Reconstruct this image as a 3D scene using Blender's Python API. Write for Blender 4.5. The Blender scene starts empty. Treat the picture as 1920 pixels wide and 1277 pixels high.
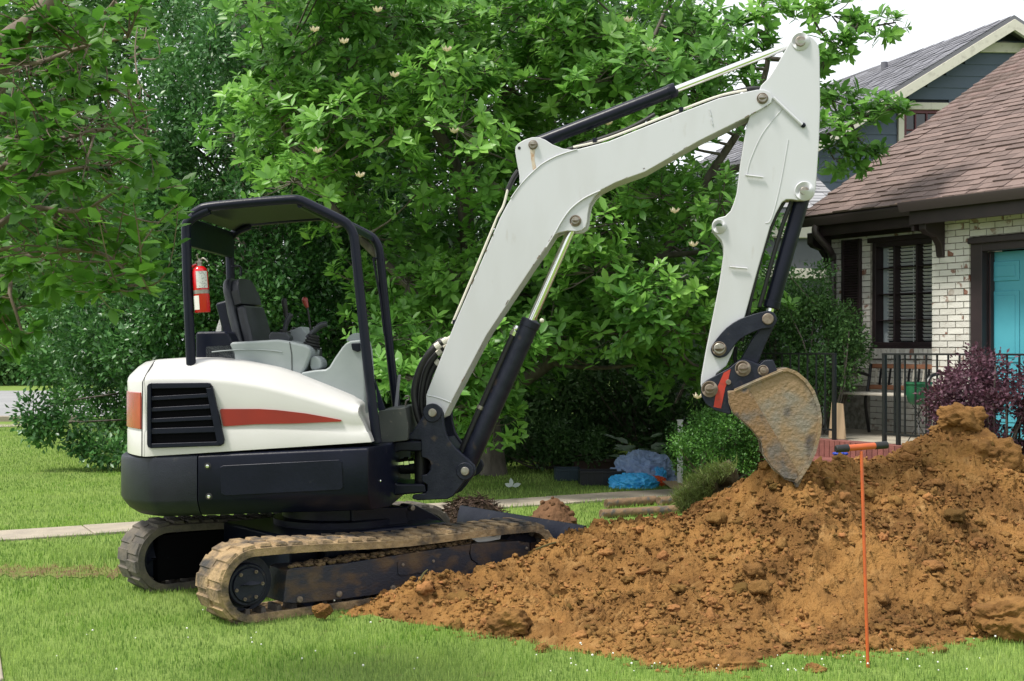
import bpy, math, random
import numpy as np
from mathutils import Vector, Matrix

random.seed(7)
RNG = np.random.default_rng(7)
SC = bpy.context.scene
COL = SC.collection
R = math.radians

# ------------------------------------------------------------------ camera
CAMH, FPX, CX, CY = 1.6, 2400.0, 960.0, 655.0      # eye height, focal length in photo pixels, horizon row
cam_d = bpy.data.cameras.new('camera')
cam = bpy.data.objects.new('camera', cam_d)
COL.objects.link(cam)
cam.location = (0, 0, CAMH)
cam.rotation_euler = (R(90), 0, 0)
cam_d.sensor_width = 36.0
cam_d.lens = 36.0 * FPX / 1920.0
cam_d.shift_y = (CY - 638.5) / 1920.0
cam_d.clip_end = 2000
cam_d.clip_start = 0.05
SC.camera = cam

# ------------------------------------------------------------------ sky, sun, exposure
SUN_EL, SUN_AZ = R(60), R(248)                      # azimuth measured clockwise from +Y
W = bpy.data.worlds.new('World')
SC.world = W
W.use_nodes = True
wn, wl = W.node_tree.nodes, W.node_tree.links
bg = wn['Background']
sky = wn.new('ShaderNodeTexSky')
sky.sky_type = 'NISHITA'
sky.sun_disc = False
sky.sun_elevation = SUN_EL
sky.sun_rotation = SUN_AZ
sky.dust_density = 3.0
hs = wn.new('ShaderNodeHueSaturation')
hs.inputs['Saturation'].default_value = 0.35
wl.new(sky.outputs[0], hs.inputs['Color'])
mxw = wn.new('ShaderNodeMix')
mxw.data_type = 'RGBA'
mxw.inputs[0].default_value = 0.8                   # a thick bright cloud layer over the blue
wl.new(hs.outputs[0], mxw.inputs[6])
mxw.inputs[7].default_value = (10.2, 10.6, 11.0, 1)
wl.new(mxw.outputs[2], bg.inputs['Color'])
bg.inputs['Strength'].default_value = 0.088
sun_d = bpy.data.lights.new('sun', 'SUN')
sun_d.energy = 3.0
sun_d.angle = R(10)
sun_d.color = (1.0, 0.95, 0.87)
sun = bpy.data.objects.new('sun', sun_d)
COL.objects.link(sun)
sdir = Vector((math.sin(SUN_AZ) * math.cos(SUN_EL), math.cos(SUN_AZ) * math.cos(SUN_EL), math.sin(SUN_EL)))
sun.rotation_euler = sdir.to_track_quat('Z', 'Y').to_euler()
sun.location = (0, 0, 30)
SC.view_settings.view_transform = 'Standard'
SC.view_settings.look = 'None'
SC.view_settings.exposure = 0.66
SC.view_settings.gamma = 1.0
SC.view_settings.use_curve_mapping = False
SC.render.engine = 'CYCLES'
SC.cycles.max_bounces = 8
SC.cycles.diffuse_bounces = 5
SC.cycles.glossy_bounces = 3
SC.cycles.transmission_bounces = 4
SC.cycles.transparent_max_bounces = 6

# ------------------------------------------------------------------ photo -> place
def P(px, py, D):
    return ((px - CX) / FPX * D, D, CAMH + (CY - py) / FPX * D)
def gnd(px, py, z=0.0):
    D = (CAMH - z) * FPX / (py - CY)
    return ((px - CX) / FPX * D, D)

class Frame:
    """vertical working plane family: u along a horizontal axis, v away from the viewer, z up"""
    def __init__(s, ox, oy, deg):
        s.o = (ox, oy); t = R(deg)
        s.a = (math.cos(t), math.sin(t)); s.n = (-math.sin(t), math.cos(t))
    def __call__(s, u, v, z):
        return (s.o[0] + u * s.a[0] + v * s.n[0], s.o[1] + u * s.a[1] + v * s.n[1], z)
    def hit(s, px, py, v):
        k = (px - CX) / FPX
        bx, by = s.o[0] + v * s.n[0], s.o[1] + v * s.n[1]
        u = (k * by - bx) / (s.a[0] - k * s.a[1])
        D = by + u * s.a[1]
        return u, CAMH + (CY - py) / FPX * D
    def w(s, px, py, v):
        u, z = s.hit(px, py, v)
        return s(u, v, z)

# ------------------------------------------------------------------ numpy noise
_perm = np.random.default_rng(3).permutation(256)
_perm = np.concatenate([_perm, _perm, _perm])
_grad = np.random.default_rng(4).normal(size=(256, 3))
_grad /= np.linalg.norm(_grad, axis=1)[:, None]
def pnoise(p):
    p = np.asarray(p, float)
    i = np.floor(p).astype(int); f = p - i; i &= 255
    u = f * f * f * (f * (f * 6 - 15) + 10)
    out = 0
    for dx in (0, 1):
        for dy in (0, 1):
            for dz in (0, 1):
                h = _perm[_perm[_perm[i[:, 0] + dx] + i[:, 1] + dy] + i[:, 2] + dz]
                g = _grad[h]
                d = g[:, 0] * (f[:, 0] - dx) + g[:, 1] * (f[:, 1] - dy) + g[:, 2] * (f[:, 2] - dz)
                wt = (u[:, 0] if dx else 1 - u[:, 0]) * (u[:, 1] if dy else 1 - u[:, 1]) * (u[:, 2] if dz else 1 - u[:, 2])
                out = out + d * wt
    return out
def fbm(p, o=4):
    p = np.asarray(p, float); s = 0; a = 1
    for k in range(o):
        s = s + a * pnoise(p * 2 ** k + 17.3 * k); a *= .5
    return s

# ------------------------------------------------------------------ materials
MATS = {}
def mat(name, col, rough=.6, metal=0., col2=None, scale=8., thr=(.35, .65), bump=0., bscale=60., rnd=0., spec=.5,
        trans=0., coat=0., detail=5., attr=False, stretch=None, obj=True, third=None):
    """principled material: two colours mixed by noise, optional per-object or per-leaf variation"""
    if name in MATS: return MATS[name]
    m = bpy.data.materials.new(name); m.use_nodes = True
    nt = m.node_tree; N, L = nt.nodes, nt.links
    b = N['Principled BSDF']
    b.inputs['Roughness'].default_value = rough
    b.inputs['Metallic'].default_value = metal
    b.inputs['Specular IOR Level'].default_value = spec
    if coat: b.inputs['Coat Weight'].default_value = coat; b.inputs['Coat Roughness'].default_value = .12
    tc = N.new('ShaderNodeTexCoord')
    vec = tc.outputs['Object']
    if stretch:
        mp = N.new('ShaderNodeMapping'); mp.inputs['Scale'].default_value = stretch
        L.new(vec, mp.inputs['Vector']); vec = mp.outputs[0]
    src = None
    def rgb(c):
        n = N.new('ShaderNodeRGB'); n.outputs[0].default_value = (*c, 1); return n.outputs[0]
    def mix(fac, a, bb, mode='MIX'):
        x = N.new('ShaderNodeMix'); x.data_type = 'RGBA'; x.blend_type = mode
        if isinstance(fac, float): x.inputs[0].default_value = fac
        else: L.new(fac, x.inputs[0])
        L.new(a, x.inputs[6]); L.new(bb, x.inputs[7]); return x.outputs[2]
    def noise(sc, det=detail, off=None):
        n = N.new('ShaderNodeTexNoise'); n.inputs['Scale'].default_value = sc; n.inputs['Detail'].default_value = det
        v = vec
        if off is not None:
            a = N.new('ShaderNodeVectorMath'); a.operation = 'ADD'; L.new(vec, a.inputs[0]); L.new(off, a.inputs[1]); v = a.outputs[0]
        L.new(v, n.inputs['Vector']); return n.outputs[0]
    def ramp(fac, a, bb):
        r = N.new('ShaderNodeMapRange'); r.inputs[1].default_value = a; r.inputs[2].default_value = bb; L.new(fac, r.inputs[0]); return r.outputs[0]
    src = rgb(col)
    off = None
    if rnd:
        oi = N.new('ShaderNodeObjectInfo')
        cb = N.new('ShaderNodeCombineXYZ')
        ml = N.new('ShaderNodeMath'); ml.operation = 'MULTIPLY'; ml.inputs[1].default_value = 57.
        L.new(oi.outputs['Random'], ml.inputs[0]); L.new(ml.outputs[0], cb.inputs[0]); L.new(ml.outputs[0], cb.inputs[1])
        off = cb.outputs[0]
    if col2 is not None:
        src = mix(ramp(noise(scale, off=off), *thr), src, rgb(col2))
    if third is not None:
        src = mix(ramp(noise(third[1], off=off), *third[2]), src, rgb(third[0]))
    if attr:
        at = N.new('ShaderNodeAttribute'); at.attribute_name = 'var'
        hsv = N.new('ShaderNodeHueSaturation')
        v = N.new('ShaderNodeMapRange'); v.inputs[3].default_value = .5; v.inputs[4].default_value = 1.55; L.new(at.outputs['Fac'], v.inputs[0])
        L.new(v.outputs[0], hsv.inputs['Value'])
        h = N.new('ShaderNodeMapRange'); h.inputs[3].default_value = .515; h.inputs[4].default_value = .48; L.new(at.outputs['Fac'], h.inputs[0])
        L.new(h.outputs[0], hsv.inputs['Hue'])
        L.new(src, hsv.inputs['Color']); src = hsv.outputs[0]
    if rnd:
        hsv = N.new('ShaderNodeHueSaturation')
        v = N.new('ShaderNodeMapRange'); v.inputs[3].default_value = 1 - rnd; v.inputs[4].default_value = 1 + rnd; L.new(oi.outputs['Random'], v.inputs[0])
        L.new(v.outputs[0], hsv.inputs['Value']); L.new(src, hsv.inputs['Color']); src = hsv.outputs[0]
    L.new(src, b.inputs['Base Color'])
    if bump:
        bp = N.new('ShaderNodeBump'); bp.inputs['Strength'].default_value = bump; bp.inputs['Distance'].default_value = .02
        L.new(noise(bscale, 6), bp.inputs['Height']); L.new(bp.outputs[0], b.inputs['Normal'])
    if trans:
        tr = N.new('ShaderNodeBsdfTranslucent'); L.new(src, tr.inputs['Color'])
        ms = N.new('ShaderNodeMixShader'); ms.inputs[0].default_value = trans
        L.new(b.outputs[0], ms.inputs[1]); L.new(tr.outputs[0], ms.inputs[2])
        L.new(ms.outputs[0], N['Material Output'].inputs['Surface'])
    MATS[name] = m
    return m

M_white = mat('white_paint', (.52, .525, .55), .36, col2=(.465, .465, .475), scale=2.2, thr=(.42, .72), third=((.32, .28, .22), 9, (.66, .98)), bump=.04, bscale=8, stretch=(1.6, 1.6, .45))
M_hood = mat('hood_paint', (.56, .55, .53), .32, col2=(.52, .51, .49), scale=2, coat=.25, bump=.02, bscale=5, third=((.55, .5, .42), 40, (.74, .82)))
M_black = mat('dark_paint', (.0032, .0046, .0125), .34, col2=(.0052, .0068, .017), scale=5, bump=.05, bscale=40, third=((.035, .036, .042), 30, (.70, .84)), spec=.22)
M_blackw = mat('worn_black_steel', (.006, .008, .019), .46, col2=(.013, .016, .028), scale=14, bump=.12, bscale=70, third=((.10, .07, .04), 9, (.64, .84)), spec=.28)
M_rubber = mat('black_rubber', (.008, .008, .009), .55)
M_chrome = mat('chrome_rod', (.8, .8, .78), .12, 1.0)
M_pin = mat('pin_steel', (.36, .34, .31), .45, .8, col2=(.22, .19, .15), scale=30)
M_rust = mat('rusty_pin', (.16, .12, .09), .7, .4, col2=(.24, .2, .16), scale=40)
M_grey = mat('grey_plastic', (.30, .33, .335), .5, col2=(.24, .27, .275), scale=4, bump=.04, bscale=200)
M_vinyl = mat('black_vinyl', (.014, .016, .022), .45, bump=.05, bscale=150, col2=(.035, .038, .05), scale=6)
M_red = mat('red_sticker', (.27, .017, .007), .35, col2=(.22, .015, .008), scale=5)
M_redpaint = mat('red_spray', (.42, .03, .014), .6, col2=(.2, .04, .03), scale=30, thr=(.55, .75))
M_ext = mat('extinguisher_red', (.55, .008, .012), .22, coat=.5)
M_label = mat('paper_label', (.62, .62, .6), .6, col2=(.35, .35, .36), scale=90, thr=(.5, .6))
M_mudtrack = mat('muddy_rubber', (.34, .235, .125), .95, col2=(.17, .12, .07), scale=8, thr=(.42, .6), bump=.8, bscale=40, third=((.045, .042, .04), 4, (.5, .64)), detail=9.)
M_darktrack = mat('dusty_rubber', (.075, .068, .06), .9, col2=(.13, .11, .085), scale=12, bump=.4, bscale=45)
M_bucket = mat('bucket_steel', (.235, .16, .085), .7, .1, col2=(.20, .175, .135), scale=5.5, thr=(.42, .58), bump=.5, bscale=45, third=((.055, .048, .05), 7, (.55, .72)), detail=8.)
M_cutter = mat('rusty_cutter', (.20, .12, .055), .7, .1, col2=(.13, .11, .09), scale=7, thr=(.42, .6), bump=.5, bscale=45, third=((.05, .05, .056), 11, (.55, .68)), detail=8.)
M_dirt = mat('clay_soil', (.265, .138, .045), 1., col2=(.125, .063, .022), scale=2.6, thr=(.42, .66), bump=1., bscale=55, third=((.31, .18, .07), 9, (.56, .76)), spec=.1, detail=9.)
M_clod = mat('clay_clod', (.26, .137, .046), 1., col2=(.15, .076, .027), scale=9, bump=.6, bscale=70, rnd=.18, spec=.1, attr=False)
M_clods = mat('clay_clods', (.27, .142, .048), 1., col2=(.14, .072, .026), scale=2.6, thr=(.42, .66), bump=.6, bscale=80, spec=.1, attr=True)
M_soil = mat('brown_soil', (.16, .085, .045), 1., col2=(.10, .055, .03), scale=12, bump=.7, bscale=40, spec=.1)
M_mulch = mat('dark_mulch', (.10, .07, .05), 1., col2=(.05, .035, .028), scale=20, bump=.5, spec=.1, attr=True)
M_lawn = mat('lawn_ground', (.13, .20, .04), 1., col2=(.17, .24, .06), scale=1.6, bump=.5, bscale=30, third=((.15, .15, .06), 5, (.62, .8)), spec=.1)
M_grass = mat('grass_blades', (.195, .345, .06), .6, col2=(.29, .41, .115), scale=1.1, trans=.45, attr=True, spec=.25)
M_drygrass = mat('dry_grass', (.26, .21, .09), .8, trans=.3, attr=True, spec=.2)
M_conc = mat('concrete', (.36, .31, .24), .9, col2=(.29, .25, .2), scale=6, bump=.3, bscale=60, third=((.28, .26, .22), 20, (.6, .75)))
M_asph = mat('asphalt', (.22, .22, .225), .9, col2=(.26, .26, .26), scale=.6, bump=.2, bscale=80)
M_mag = mat('magnolia_leaf', (.15, .345, .06), .4, trans=.42, attr=True, spec=.45)
M_holly = mat('holly_leaf', (.064, .18, .046), .36, trans=.25, attr=True, spec=.5)
M_bgleaf = mat('far_leaf', (.09, .205, .055), .6, trans=.3, attr=True, spec=.3)
M_crape = mat('crape_leaf', (.078, .21, .024), .45, trans=.5, attr=True, spec=.4)
M_hedge = mat('hedge_leaf', (.055, .125, .036), .5, trans=.2, attr=True, spec=.35)
M_box = mat('boxwood_leaf', (.075, .20, .034), .45, trans=.25, attr=True, spec=.4)
M_nand = mat('nandina_leaf', (.075, .17, .045), .5, trans=.25, attr=True, spec=.35)
M_purple = mat('purple_leaf', (.105, .045, .065), .5, trans=.25, attr=True, spec=.35)
M_bark = mat('grey_bark', (.15, .13, .11), .9, col2=(.08, .068, .055), scale=12, bump=.6, bscale=30, stretch=(1, 1, .3))
M_barkc = mat('tan_bark', (.17, .13, .09), .8, col2=(.12, .09, .065), scale=8, bump=.2, bscale=30)
M_flower = mat('cream_petal', (.75, .66, .5), .6, trans=.3)
M_white_fl = mat('clover_white', (.72, .72, .66), .8)
M_brickw = mat('white_washed_brick', (.66, .64, .59), .85, col2=(.22, .09, .055), scale=8, thr=(.605, .65), bump=.3, bscale=50, rnd=.09, third=((.50, .48, .43), 4, (.5, .75)))
M_mortar = mat('pale_mortar', (.36, .34, .3), .95, col2=(.17, .15, .13), scale=20, bump=.3)
M_trim = mat('dark_brown_trim', (.022, .013, .016), .5, col2=(.03, .018, .02), scale=6)
M_teal = mat('teal_door', (.065, .32, .40), .42, col2=(.075, .35, .43), scale=3)
M_shing = mat('brown_shingle', (.20, .14, .12), .95, col2=(.135, .098, .09), scale=120, thr=(.4, .6), rnd=.22, bump=.4, bscale=200)
M_gshing = mat('grey_shingle', (.20, .20, .225), .95, col2=(.15, .15, .17), scale=120, rnd=.18, bump=.4, bscale=200)
M_siding = mat('blue_grey_siding', (.076, .104, .145), .7, col2=(.085, .114, .157), scale=3, bump=.05)
M_cream = mat('cream_trim', (.62, .59, .50), .7, col2=(.5, .47, .4), scale=10, thr=(.55, .7))
M_maroon = mat('maroon_sash', (.11, .03, .04), .6)
M_dark = mat('dark_interior', (.003, .003, .004), .9, spec=.05)
M_glass = mat('window_glass', (.015, .02, .022), .04, spec=.8)
M_blind = mat('pale_blind', (.62, .64, .63), .6)
M_iron = mat('black_iron', (.008, .008, .01), .4)
M_redbrick = mat('red_paver', (.24, .085, .07), .85, col2=(.17, .06, .05), scale=9, bump=.3, rnd=.1)
M_woodo = mat('orange_wood', (.28, .12, .06), .7, col2=(.2, .085, .045), scale=6, stretch=(1, 8, 8))
M_woodg = mat('weathered_wood', (.48, .45, .38), .8, col2=(.35, .32, .27), scale=6, stretch=(1, 8, 8))
M_card = mat('tan_cardboard', (.40, .29, .18), .9, col2=(.33, .24, .15), scale=5)
M_tarp = mat('blue_grey_tarp', (.24, .34, .56), .5, col2=(.3, .4, .62), scale=6)
M_bag = mat('bright_blue_bag', (.05, .40, .80), .4, col2=(.06, .46, .85), scale=6)
M_orange = mat('orange_plastic', (.6, .08, .015), .4)
M_orangerod = mat('orange_rod', (.5, .095, .018), .45, col2=(.42, .08, .02), scale=12)
M_tray = mat('black_plastic', (.006, .009, .014), .4)
M_traybl = mat('teal_black_plastic', (.010, .03, .045), .5)
M_pipe = mat('muddy_pipe', (.15, .10, .06), .9, col2=(.24, .15, .08), scale=8, bump=.5, bscale=30, third=((.1, .09, .08), 14, (.55, .65)))
M_plast = mat('white_plastic', (.72, .73, .72), .45)
M_pot = mat('green_pot', (.02, .13, .06), .3)

# ------------------------------------------------------------------ mesh helpers
class G:
    def __init__(s): s.v = []; s.f = []
    def add(s, v, f):
        o = len(s.v); s.v += [tuple(p) for p in v]; s.f += [tuple(i + o for i in q) for q in f]; return s
    def prism(s, pts, fn, d0, d1):
        n = len(pts)
        A = sum(pts[i][0] * pts[(i + 1) % n][1] - pts[(i + 1) % n][0] * pts[i][1] for i in range(n))
        if A < 0: pts = pts[::-1]
        v = [fn(u, d0, z) for u, z in pts] + [fn(u, d1, z) for u, z in pts]
        f = [tuple(range(n)), tuple(range(2 * n - 1, n - 1, -1))]
        f += [(i, i + n, (i + 1) % n + n, (i + 1) % n) for i in range(n)]
        return s.add(v, f)
    def box(s, fn, u0, u1, v0, v1, z0, z1):
        return s.prism([(u0, z0), (u1, z0), (u1, z1), (u0, z1)], fn, v0, v1)
    def tube(s, pts, r, n=10, caps=True, closed=False):
        pts = [Vector(p) for p in pts]; m = len(pts)
        rr = r if isinstance(r, (list, tuple)) else [r] * m
        up = None; rings = []
        for i in range(m):
            if closed: t = pts[(i + 1) % m] - pts[i - 1]
            else: t = pts[min(i + 1, m - 1)] - pts[max(i - 1, 0)]
            if t.length < 1e-9: t = Vector((0, 0, 1))
            t.normalize()
            if up is None:
                up = Vector((0, 0, 1)) if abs(t.z) < .9 else Vector((1, 0, 0))
            x = up - t * up.dot(t)
            if x.length < 1e-6: x = Vector((1, .3, 0)) - t * t.x
            x.normalize(); y = t.cross(x); up = x
            rings.append([pts[i] + (x * math.cos(a) + y * math.sin(a)) * rr[i] for a in [2 * math.pi * k / n for k in range(n)]])
        v = [p for q in rings for p in q]
        f = []
        for i in range(m if closed else m - 1):
            j = (i + 1) % m
            for k in range(n):
                f.append((i * n + k, i * n + (k + 1) % n, j * n + (k + 1) % n, j * n + k))
        if caps and not closed:
            f.append(tuple(range(n - 1, -1, -1))); f.append(tuple((m - 1) * n + k for k in range(n)))
        return s.add(v, f)
    def cyl(s, p0, p1, r, n=20): return s.tube([p0, p1], r, n)
    def lathe(s, base, axis, prof, n=20):
        base, axis = Vector(base), Vector(axis).normalized()
        return s.tube([base + axis * h for _, h in prof], [max(q, .0005) for q, _ in prof], n)
    def ico(s, c, r, sub=1, jit=.2, sq=(1, 1, 1)):
        v, f = ICO[sub]
        a = np.array(v); o = np.random.default_rng(random.randrange(1 << 30)).uniform(-50, 50, 3)
        a = a * (1 + jit * fbm(a * 1.6 + o, 2))[:, None] * np.array(sq) * r + np.array(c)
        return s.add(a.tolist(), f)

def _ico(sub):
    t = (1 + 5 ** .5) / 2
    v = [(-1, t, 0), (1, t, 0), (-1, -t, 0), (1, -t, 0), (0, -1, t), (0, 1, t), (0, -1, -t), (0, 1, -t), (t, 0, -1), (t, 0, 1), (-t, 0, -1), (-t, 0, 1)]
    f = [(0, 11, 5), (0, 5, 1), (0, 1, 7), (0, 7, 10), (0, 10, 11), (1, 5, 9), (5, 11, 4), (11, 10, 2), (10, 7, 6), (7, 1, 8), (3, 9, 4), (3, 4, 2), (3, 2, 6), (3, 6, 8), (3, 8, 9), (4, 9, 5), (2, 4, 11), (6, 2, 10), (8, 6, 7), (9, 8, 1)]
    v = [tuple(np.array(p) / np.linalg.norm(p)) for p in v]
    for _ in range(sub):
        nf = []; c = {}
        def mid(a, b):
            k = (min(a, b), max(a, b))
            if k not in c:
                q = np.array(v[a]) + np.array(v[b]); v.append(tuple(q / np.linalg.norm(q))); c[k] = len(v) - 1
            return c[k]
        for a, b, d in f:
            x, y, z = mid(a, b), mid(b, d), mid(d, a)
            nf += [(a, x, z), (b, y, x), (d, z, y), (x, y, z)]
        f = nf
    return v, f
ICO = [_ico(k) for k in range(5)]

ROOTM = {}
def props(o, label=None, cat=None, group=None, kind=None):
    if label: o['label'] = label
    if cat: o['category'] = cat
    if group: o['group'] = group
    if kind: o['kind'] = kind
    return o
def thing(name, label, cat, loc=(0, 0, 0), rz=0., group=None):
    o = bpy.data.objects.new(name, None); COL.objects.link(o)
    o.empty_display_size = .2
    o.location = loc; o.rotation_euler = (0, 0, rz)
    ROOTM[o.name] = (Matrix.Translation(loc) @ Matrix.Rotation(rz, 4, 'Z')).inverted()
    return props(o, label, cat, group)
def mk(name, g, m, parent=None, bevel=0., sharp=35., smooth=True, seg=2):
    me = bpy.data.meshes.new(name)
    v = g.v
    inv = ROOTM.get(parent.name) if parent else None
    if inv is not None:
        a = np.array(v) @ np.array(inv.to_3x3()).T + np.array(inv.translation); v = a.tolist()
    me.from_pydata(v, [], g.f); me.update()
    if smooth:
        me.polygons.foreach_set('use_smooth', [True] * len(me.polygons))
        me.set_sharp_from_angle(angle=R(sharp))
    me.materials.append(m)
    o = bpy.data.objects.new(name, me); COL.objects.link(o)
    if parent:
        o.parent = parent; ROOTM[o.name] = inv
    if bevel:
        b = o.modifiers.new('bevel', 'BEVEL'); b.width = bevel; b.segments = seg; b.limit_method = 'ANGLE'; b.angle_limit = R(40); b.harden_normals = True
    return o
def mk_np(name, verts, faces, m, parent=None, var=None, smooth=False):
    """faces: (n,k) array, all the same size"""
    verts = np.asarray(verts, np.float32); faces = np.asarray(faces, np.int32)
    inv = ROOTM.get(parent.name) if parent else None
    if inv is not None:
        verts = (verts @ np.array(inv.to_3x3(), np.float32).T + np.array(inv.translation, np.float32)).astype(np.float32)
    me = bpy.data.meshes.new(name)
    nf, k = faces.shape
    me.vertices.add(len(verts)); me.vertices.foreach_set('co', verts.ravel())
    me.loops.add(nf * k); me.polygons.add(nf)
    me.polygons.foreach_set('loop_start', np.arange(0, nf * k, k, dtype=np.int32))
    me.loops.foreach_set('vertex_index', faces.ravel())
    me.update(calc_edges=True); me.validate()
    if smooth: me.polygons.foreach_set('use_smooth', np.ones(nf, bool))
    if var is not None:
        at = me.attributes.new('var', 'FLOAT', 'POINT'); at.data.foreach_set('value', np.asarray(var, np.float32))
    me.materials.append(m)
    o = bpy.data.objects.new(name, me); COL.objects.link(o)
    if parent:
        o.parent = parent; ROOTM[o.name] = inv
    return o
def inst(name, me, parent, loc, rot=None, scale=None):
    """one more piece sharing mesh data, in its thing's own frame"""
    o = bpy.data.objects.new(name, me); COL.objects.link(o); o.parent = parent
    o.location = loc
    if rot is not None: o.rotation_euler = rot
    if scale is not None: o.scale = scale
    return o

# leaf templates (along x, width y, normal z), triangles
LEAF_BIG = (np.array([(0, 0, 0), (.28, .17, .03), (.28, -.17, .03), (.68, .20, .01), (.68, -.20, .01), (1, 0, -.10), (.3, 0, -.02), (.64, 0, -.04)]),
            np.array([(0, 6, 1), (0, 2, 6), (6, 7, 3), (6, 3, 1), (6, 2, 4), (6, 4, 7), (7, 5, 3), (7, 4, 5)]))
LEAF_OVAL = (np.array([(0, 0, 0), (.3, .27, .04), (.3, -.27, .04), (.7, .25, .02), (.7, -.25, .02), (1, 0, -.06), (.5, 0, -.03)]),
             np.array([(0, 6, 1), (0, 2, 6), (6, 3, 1), (6, 2, 4), (6, 5, 3), (6, 4, 5)]))
LEAF_SM = (np.array([(0, 0, 0), (.5, .27, .05), (1, 0, -.05), (.5, -.27, .05)]), np.array([(0, 2, 1), (0, 3, 2)]))
def unit(a): return a / np.maximum(np.linalg.norm(a, axis=1), 1e-9)[:, None]
def leaves(Pp, D, Nn, size, tmpl):
    D = unit(D); B = unit(np.cross(Nn, D)); Nn = np.cross(D, B)
    tv, tf = tmpl
    S = size[:, None, None]
    v = Pp[:, None, :] + S * (tv[None, :, 0:1] * D[:, None, :] + tv[None, :, 1:2] * B[:, None, :] + tv[None, :, 2:3] * Nn[:, None, :])
    n, k = len(Pp), len(tv)
    f = tf[None] + (np.arange(n) * k)[:, None, None]
    return v.reshape(-1, 3), f.reshape(-1, 3), k
def leaf_obj(name, parts, m, parent):
    """parts: list of (P, D, N, size, var, template)"""
    V, F, A = [], [], []; o = 0
    for Pp, D, Nn, size, var, t in parts:
        v, f, k = leaves(Pp, D, Nn, size, t)
        V.append(v); F.append(f + o); A.append(np.repeat(var, k)); o += len(v)
    return mk_np(name, np.concatenate(V), np.concatenate(F), m, parent, np.concatenate(A))
def in_poly(x, y, poly):
    c = False; n = len(poly); j = n - 1
    for i in range(n):
        xi, yi = poly[i]; xj, yj = poly[j]
        if (yi > y) != (yj > y) and x < (xj - xi) * (y - yi) / (yj - yi) + xi: c = not c
        j = i
    return c
def sample_poly(poly, n):
    xs = [p[0] for p in poly]; ys = [p[1] for p in poly]; out = []
    while len(out) < n:
        x, y = random.uniform(min(xs), max(xs)), random.uniform(min(ys), max(ys))
        if in_poly(x, y, poly): out.append((x, y))
    return out
def clump_leaves(centres, radii, per, size, tmpl, flat=.8, upbias=.5, var_c=.25, shell=.55):
    """leaf positions in many ragged clumps; leaves point outward and a little up"""
    Ps, Ds, Ns, Ss, Vs = [], [], [], [], []
    for c, r in zip(centres, radii):
        n = max(6, int(per * RNG.uniform(.75, 1.25)))
        d = unit(RNG.normal(size=(n, 3)))
        rr = r * (shell + (1 - shell) * RNG.random(n)) * (1 + .5 * pnoise(d * 1.7 + RNG.uniform(-40, 40, 3)))
        p = d * rr[:, None]; p[:, 2] *= flat
        Ps.append(p + np.array(c))
        dd = d + RNG.normal(size=(n, 3)) * .55; dd[:, 2] += .1
        nn = d * .5 + RNG.normal(size=(n, 3)) * .45; nn[:, 2] += upbias
        Ds.append(dd); Ns.append(nn)
        Ss.append(size * RNG.uniform(.65, 1.3, n))
        b = RNG.uniform(-var_c, var_c)
        Vs.append(np.clip(.45 + b + RNG.normal(size=n) * .16, 0, 1))
    return (np.concatenate(Ps), np.concatenate(Ds), np.concatenate(Ns), np.concatenate(Ss), np.concatenate(Vs), tmpl)
def curve_pts(p0, p1, n=6, sag=.0, wob=.05):
    p0, p1 = Vector(p0), Vector(p1); L = (p1 - p0).length; out = []
    w = Vector(RNG.normal(size=3)) * wob * L
    for i in range(n + 1):
        t = i / n
        out.append(p0.lerp(p1, t) + w * math.sin(math.pi * t) + Vector((0, 0, -sag * L * math.sin(math.pi * t))))
    return out
def smooth_line(pts, n=8):
    """catmull-rom through points"""
    pts = [Vector(p) for p in pts]; q = [pts[0]] + pts + [pts[-1]]; out = []
    for i in range(1, len(q) - 2):
        a, b, c, d = q[i - 1], q[i], q[i + 1], q[i + 2]
        for k in range(n):
            t = k / n
            out.append(.5 * ((2 * b) + (c - a) * t + (2 * a - 5 * b + 4 * c - d) * t * t + (3 * b - a - 3 * c + d) * t ** 3))
    out.append(pts[-1]); return out

# ================================================================== SETTING: ground
def quad_sheet(name, pts, z, m, label=None, kind='structure', parent=None):
    g = G(); g.add([(x, y, z) for x, y in pts], [tuple(range(len(pts)))])
    A = sum(pts[i][0] * pts[(i + 1) % len(pts)][1] - pts[(i + 1) % len(pts)][0] * pts[i][1] for i in range(len(pts)))
    if A < 0: g.f = [tuple(reversed(g.f[0]))]
    o = mk(name, g, m, parent, smooth=False)
    return props(o, label, None, None, kind)
quad_sheet('lawn', [(-300, -20), (300, -20), (300, 600), (-300, 600)], 0., M_lawn, 'short green lawn under the machine and out to the street')

# walkway: narrow concrete slabs crossing behind the machine
WA, WB = Vector((-9.0, 8.45)), Vector((2.6, 14.62))
wdir = (WB - WA).normalized(); wnor = Vector((-wdir.y, wdir.x))
WHALF = .29
wk = thing('walkway', 'narrow tan concrete walkway crossing the lawn behind the machine', None); wk['kind'] = 'structure'
L_w = (WB - WA).length; nsl = 11
for i in range(nsl):
    a = WA + wdir * (L_w * i / nsl + .006); b = WA + wdir * (L_w * (i + 1) / nsl - .006)
    g = G(); q = [a - wnor * WHALF, b - wnor * WHALF, b + wnor * WHALF, a + wnor * WHALF]
    g.add([(p.x, p.y, -.05) for p in q] + [(p.x, p.y, .018 + .004 * (i % 2)) for p in q], [(4, 5, 6, 7), (0, 1, 5, 4), (1, 2, 6, 5), (2, 3, 7, 6), (3, 0, 4, 7)])
    mk('slab', g, M_conc, wk, bevel=.006)
def on_walk(x, y):
    d = (x - WA.x) * wnor.x + (y - WA.y) * wnor.y
    t = (x - WA.x) * wdir.x + (y - WA.y) * wdir.y
    return (np.abs(d) < WHALF - .01) & (t > 0) & (t < L_w)
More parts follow.
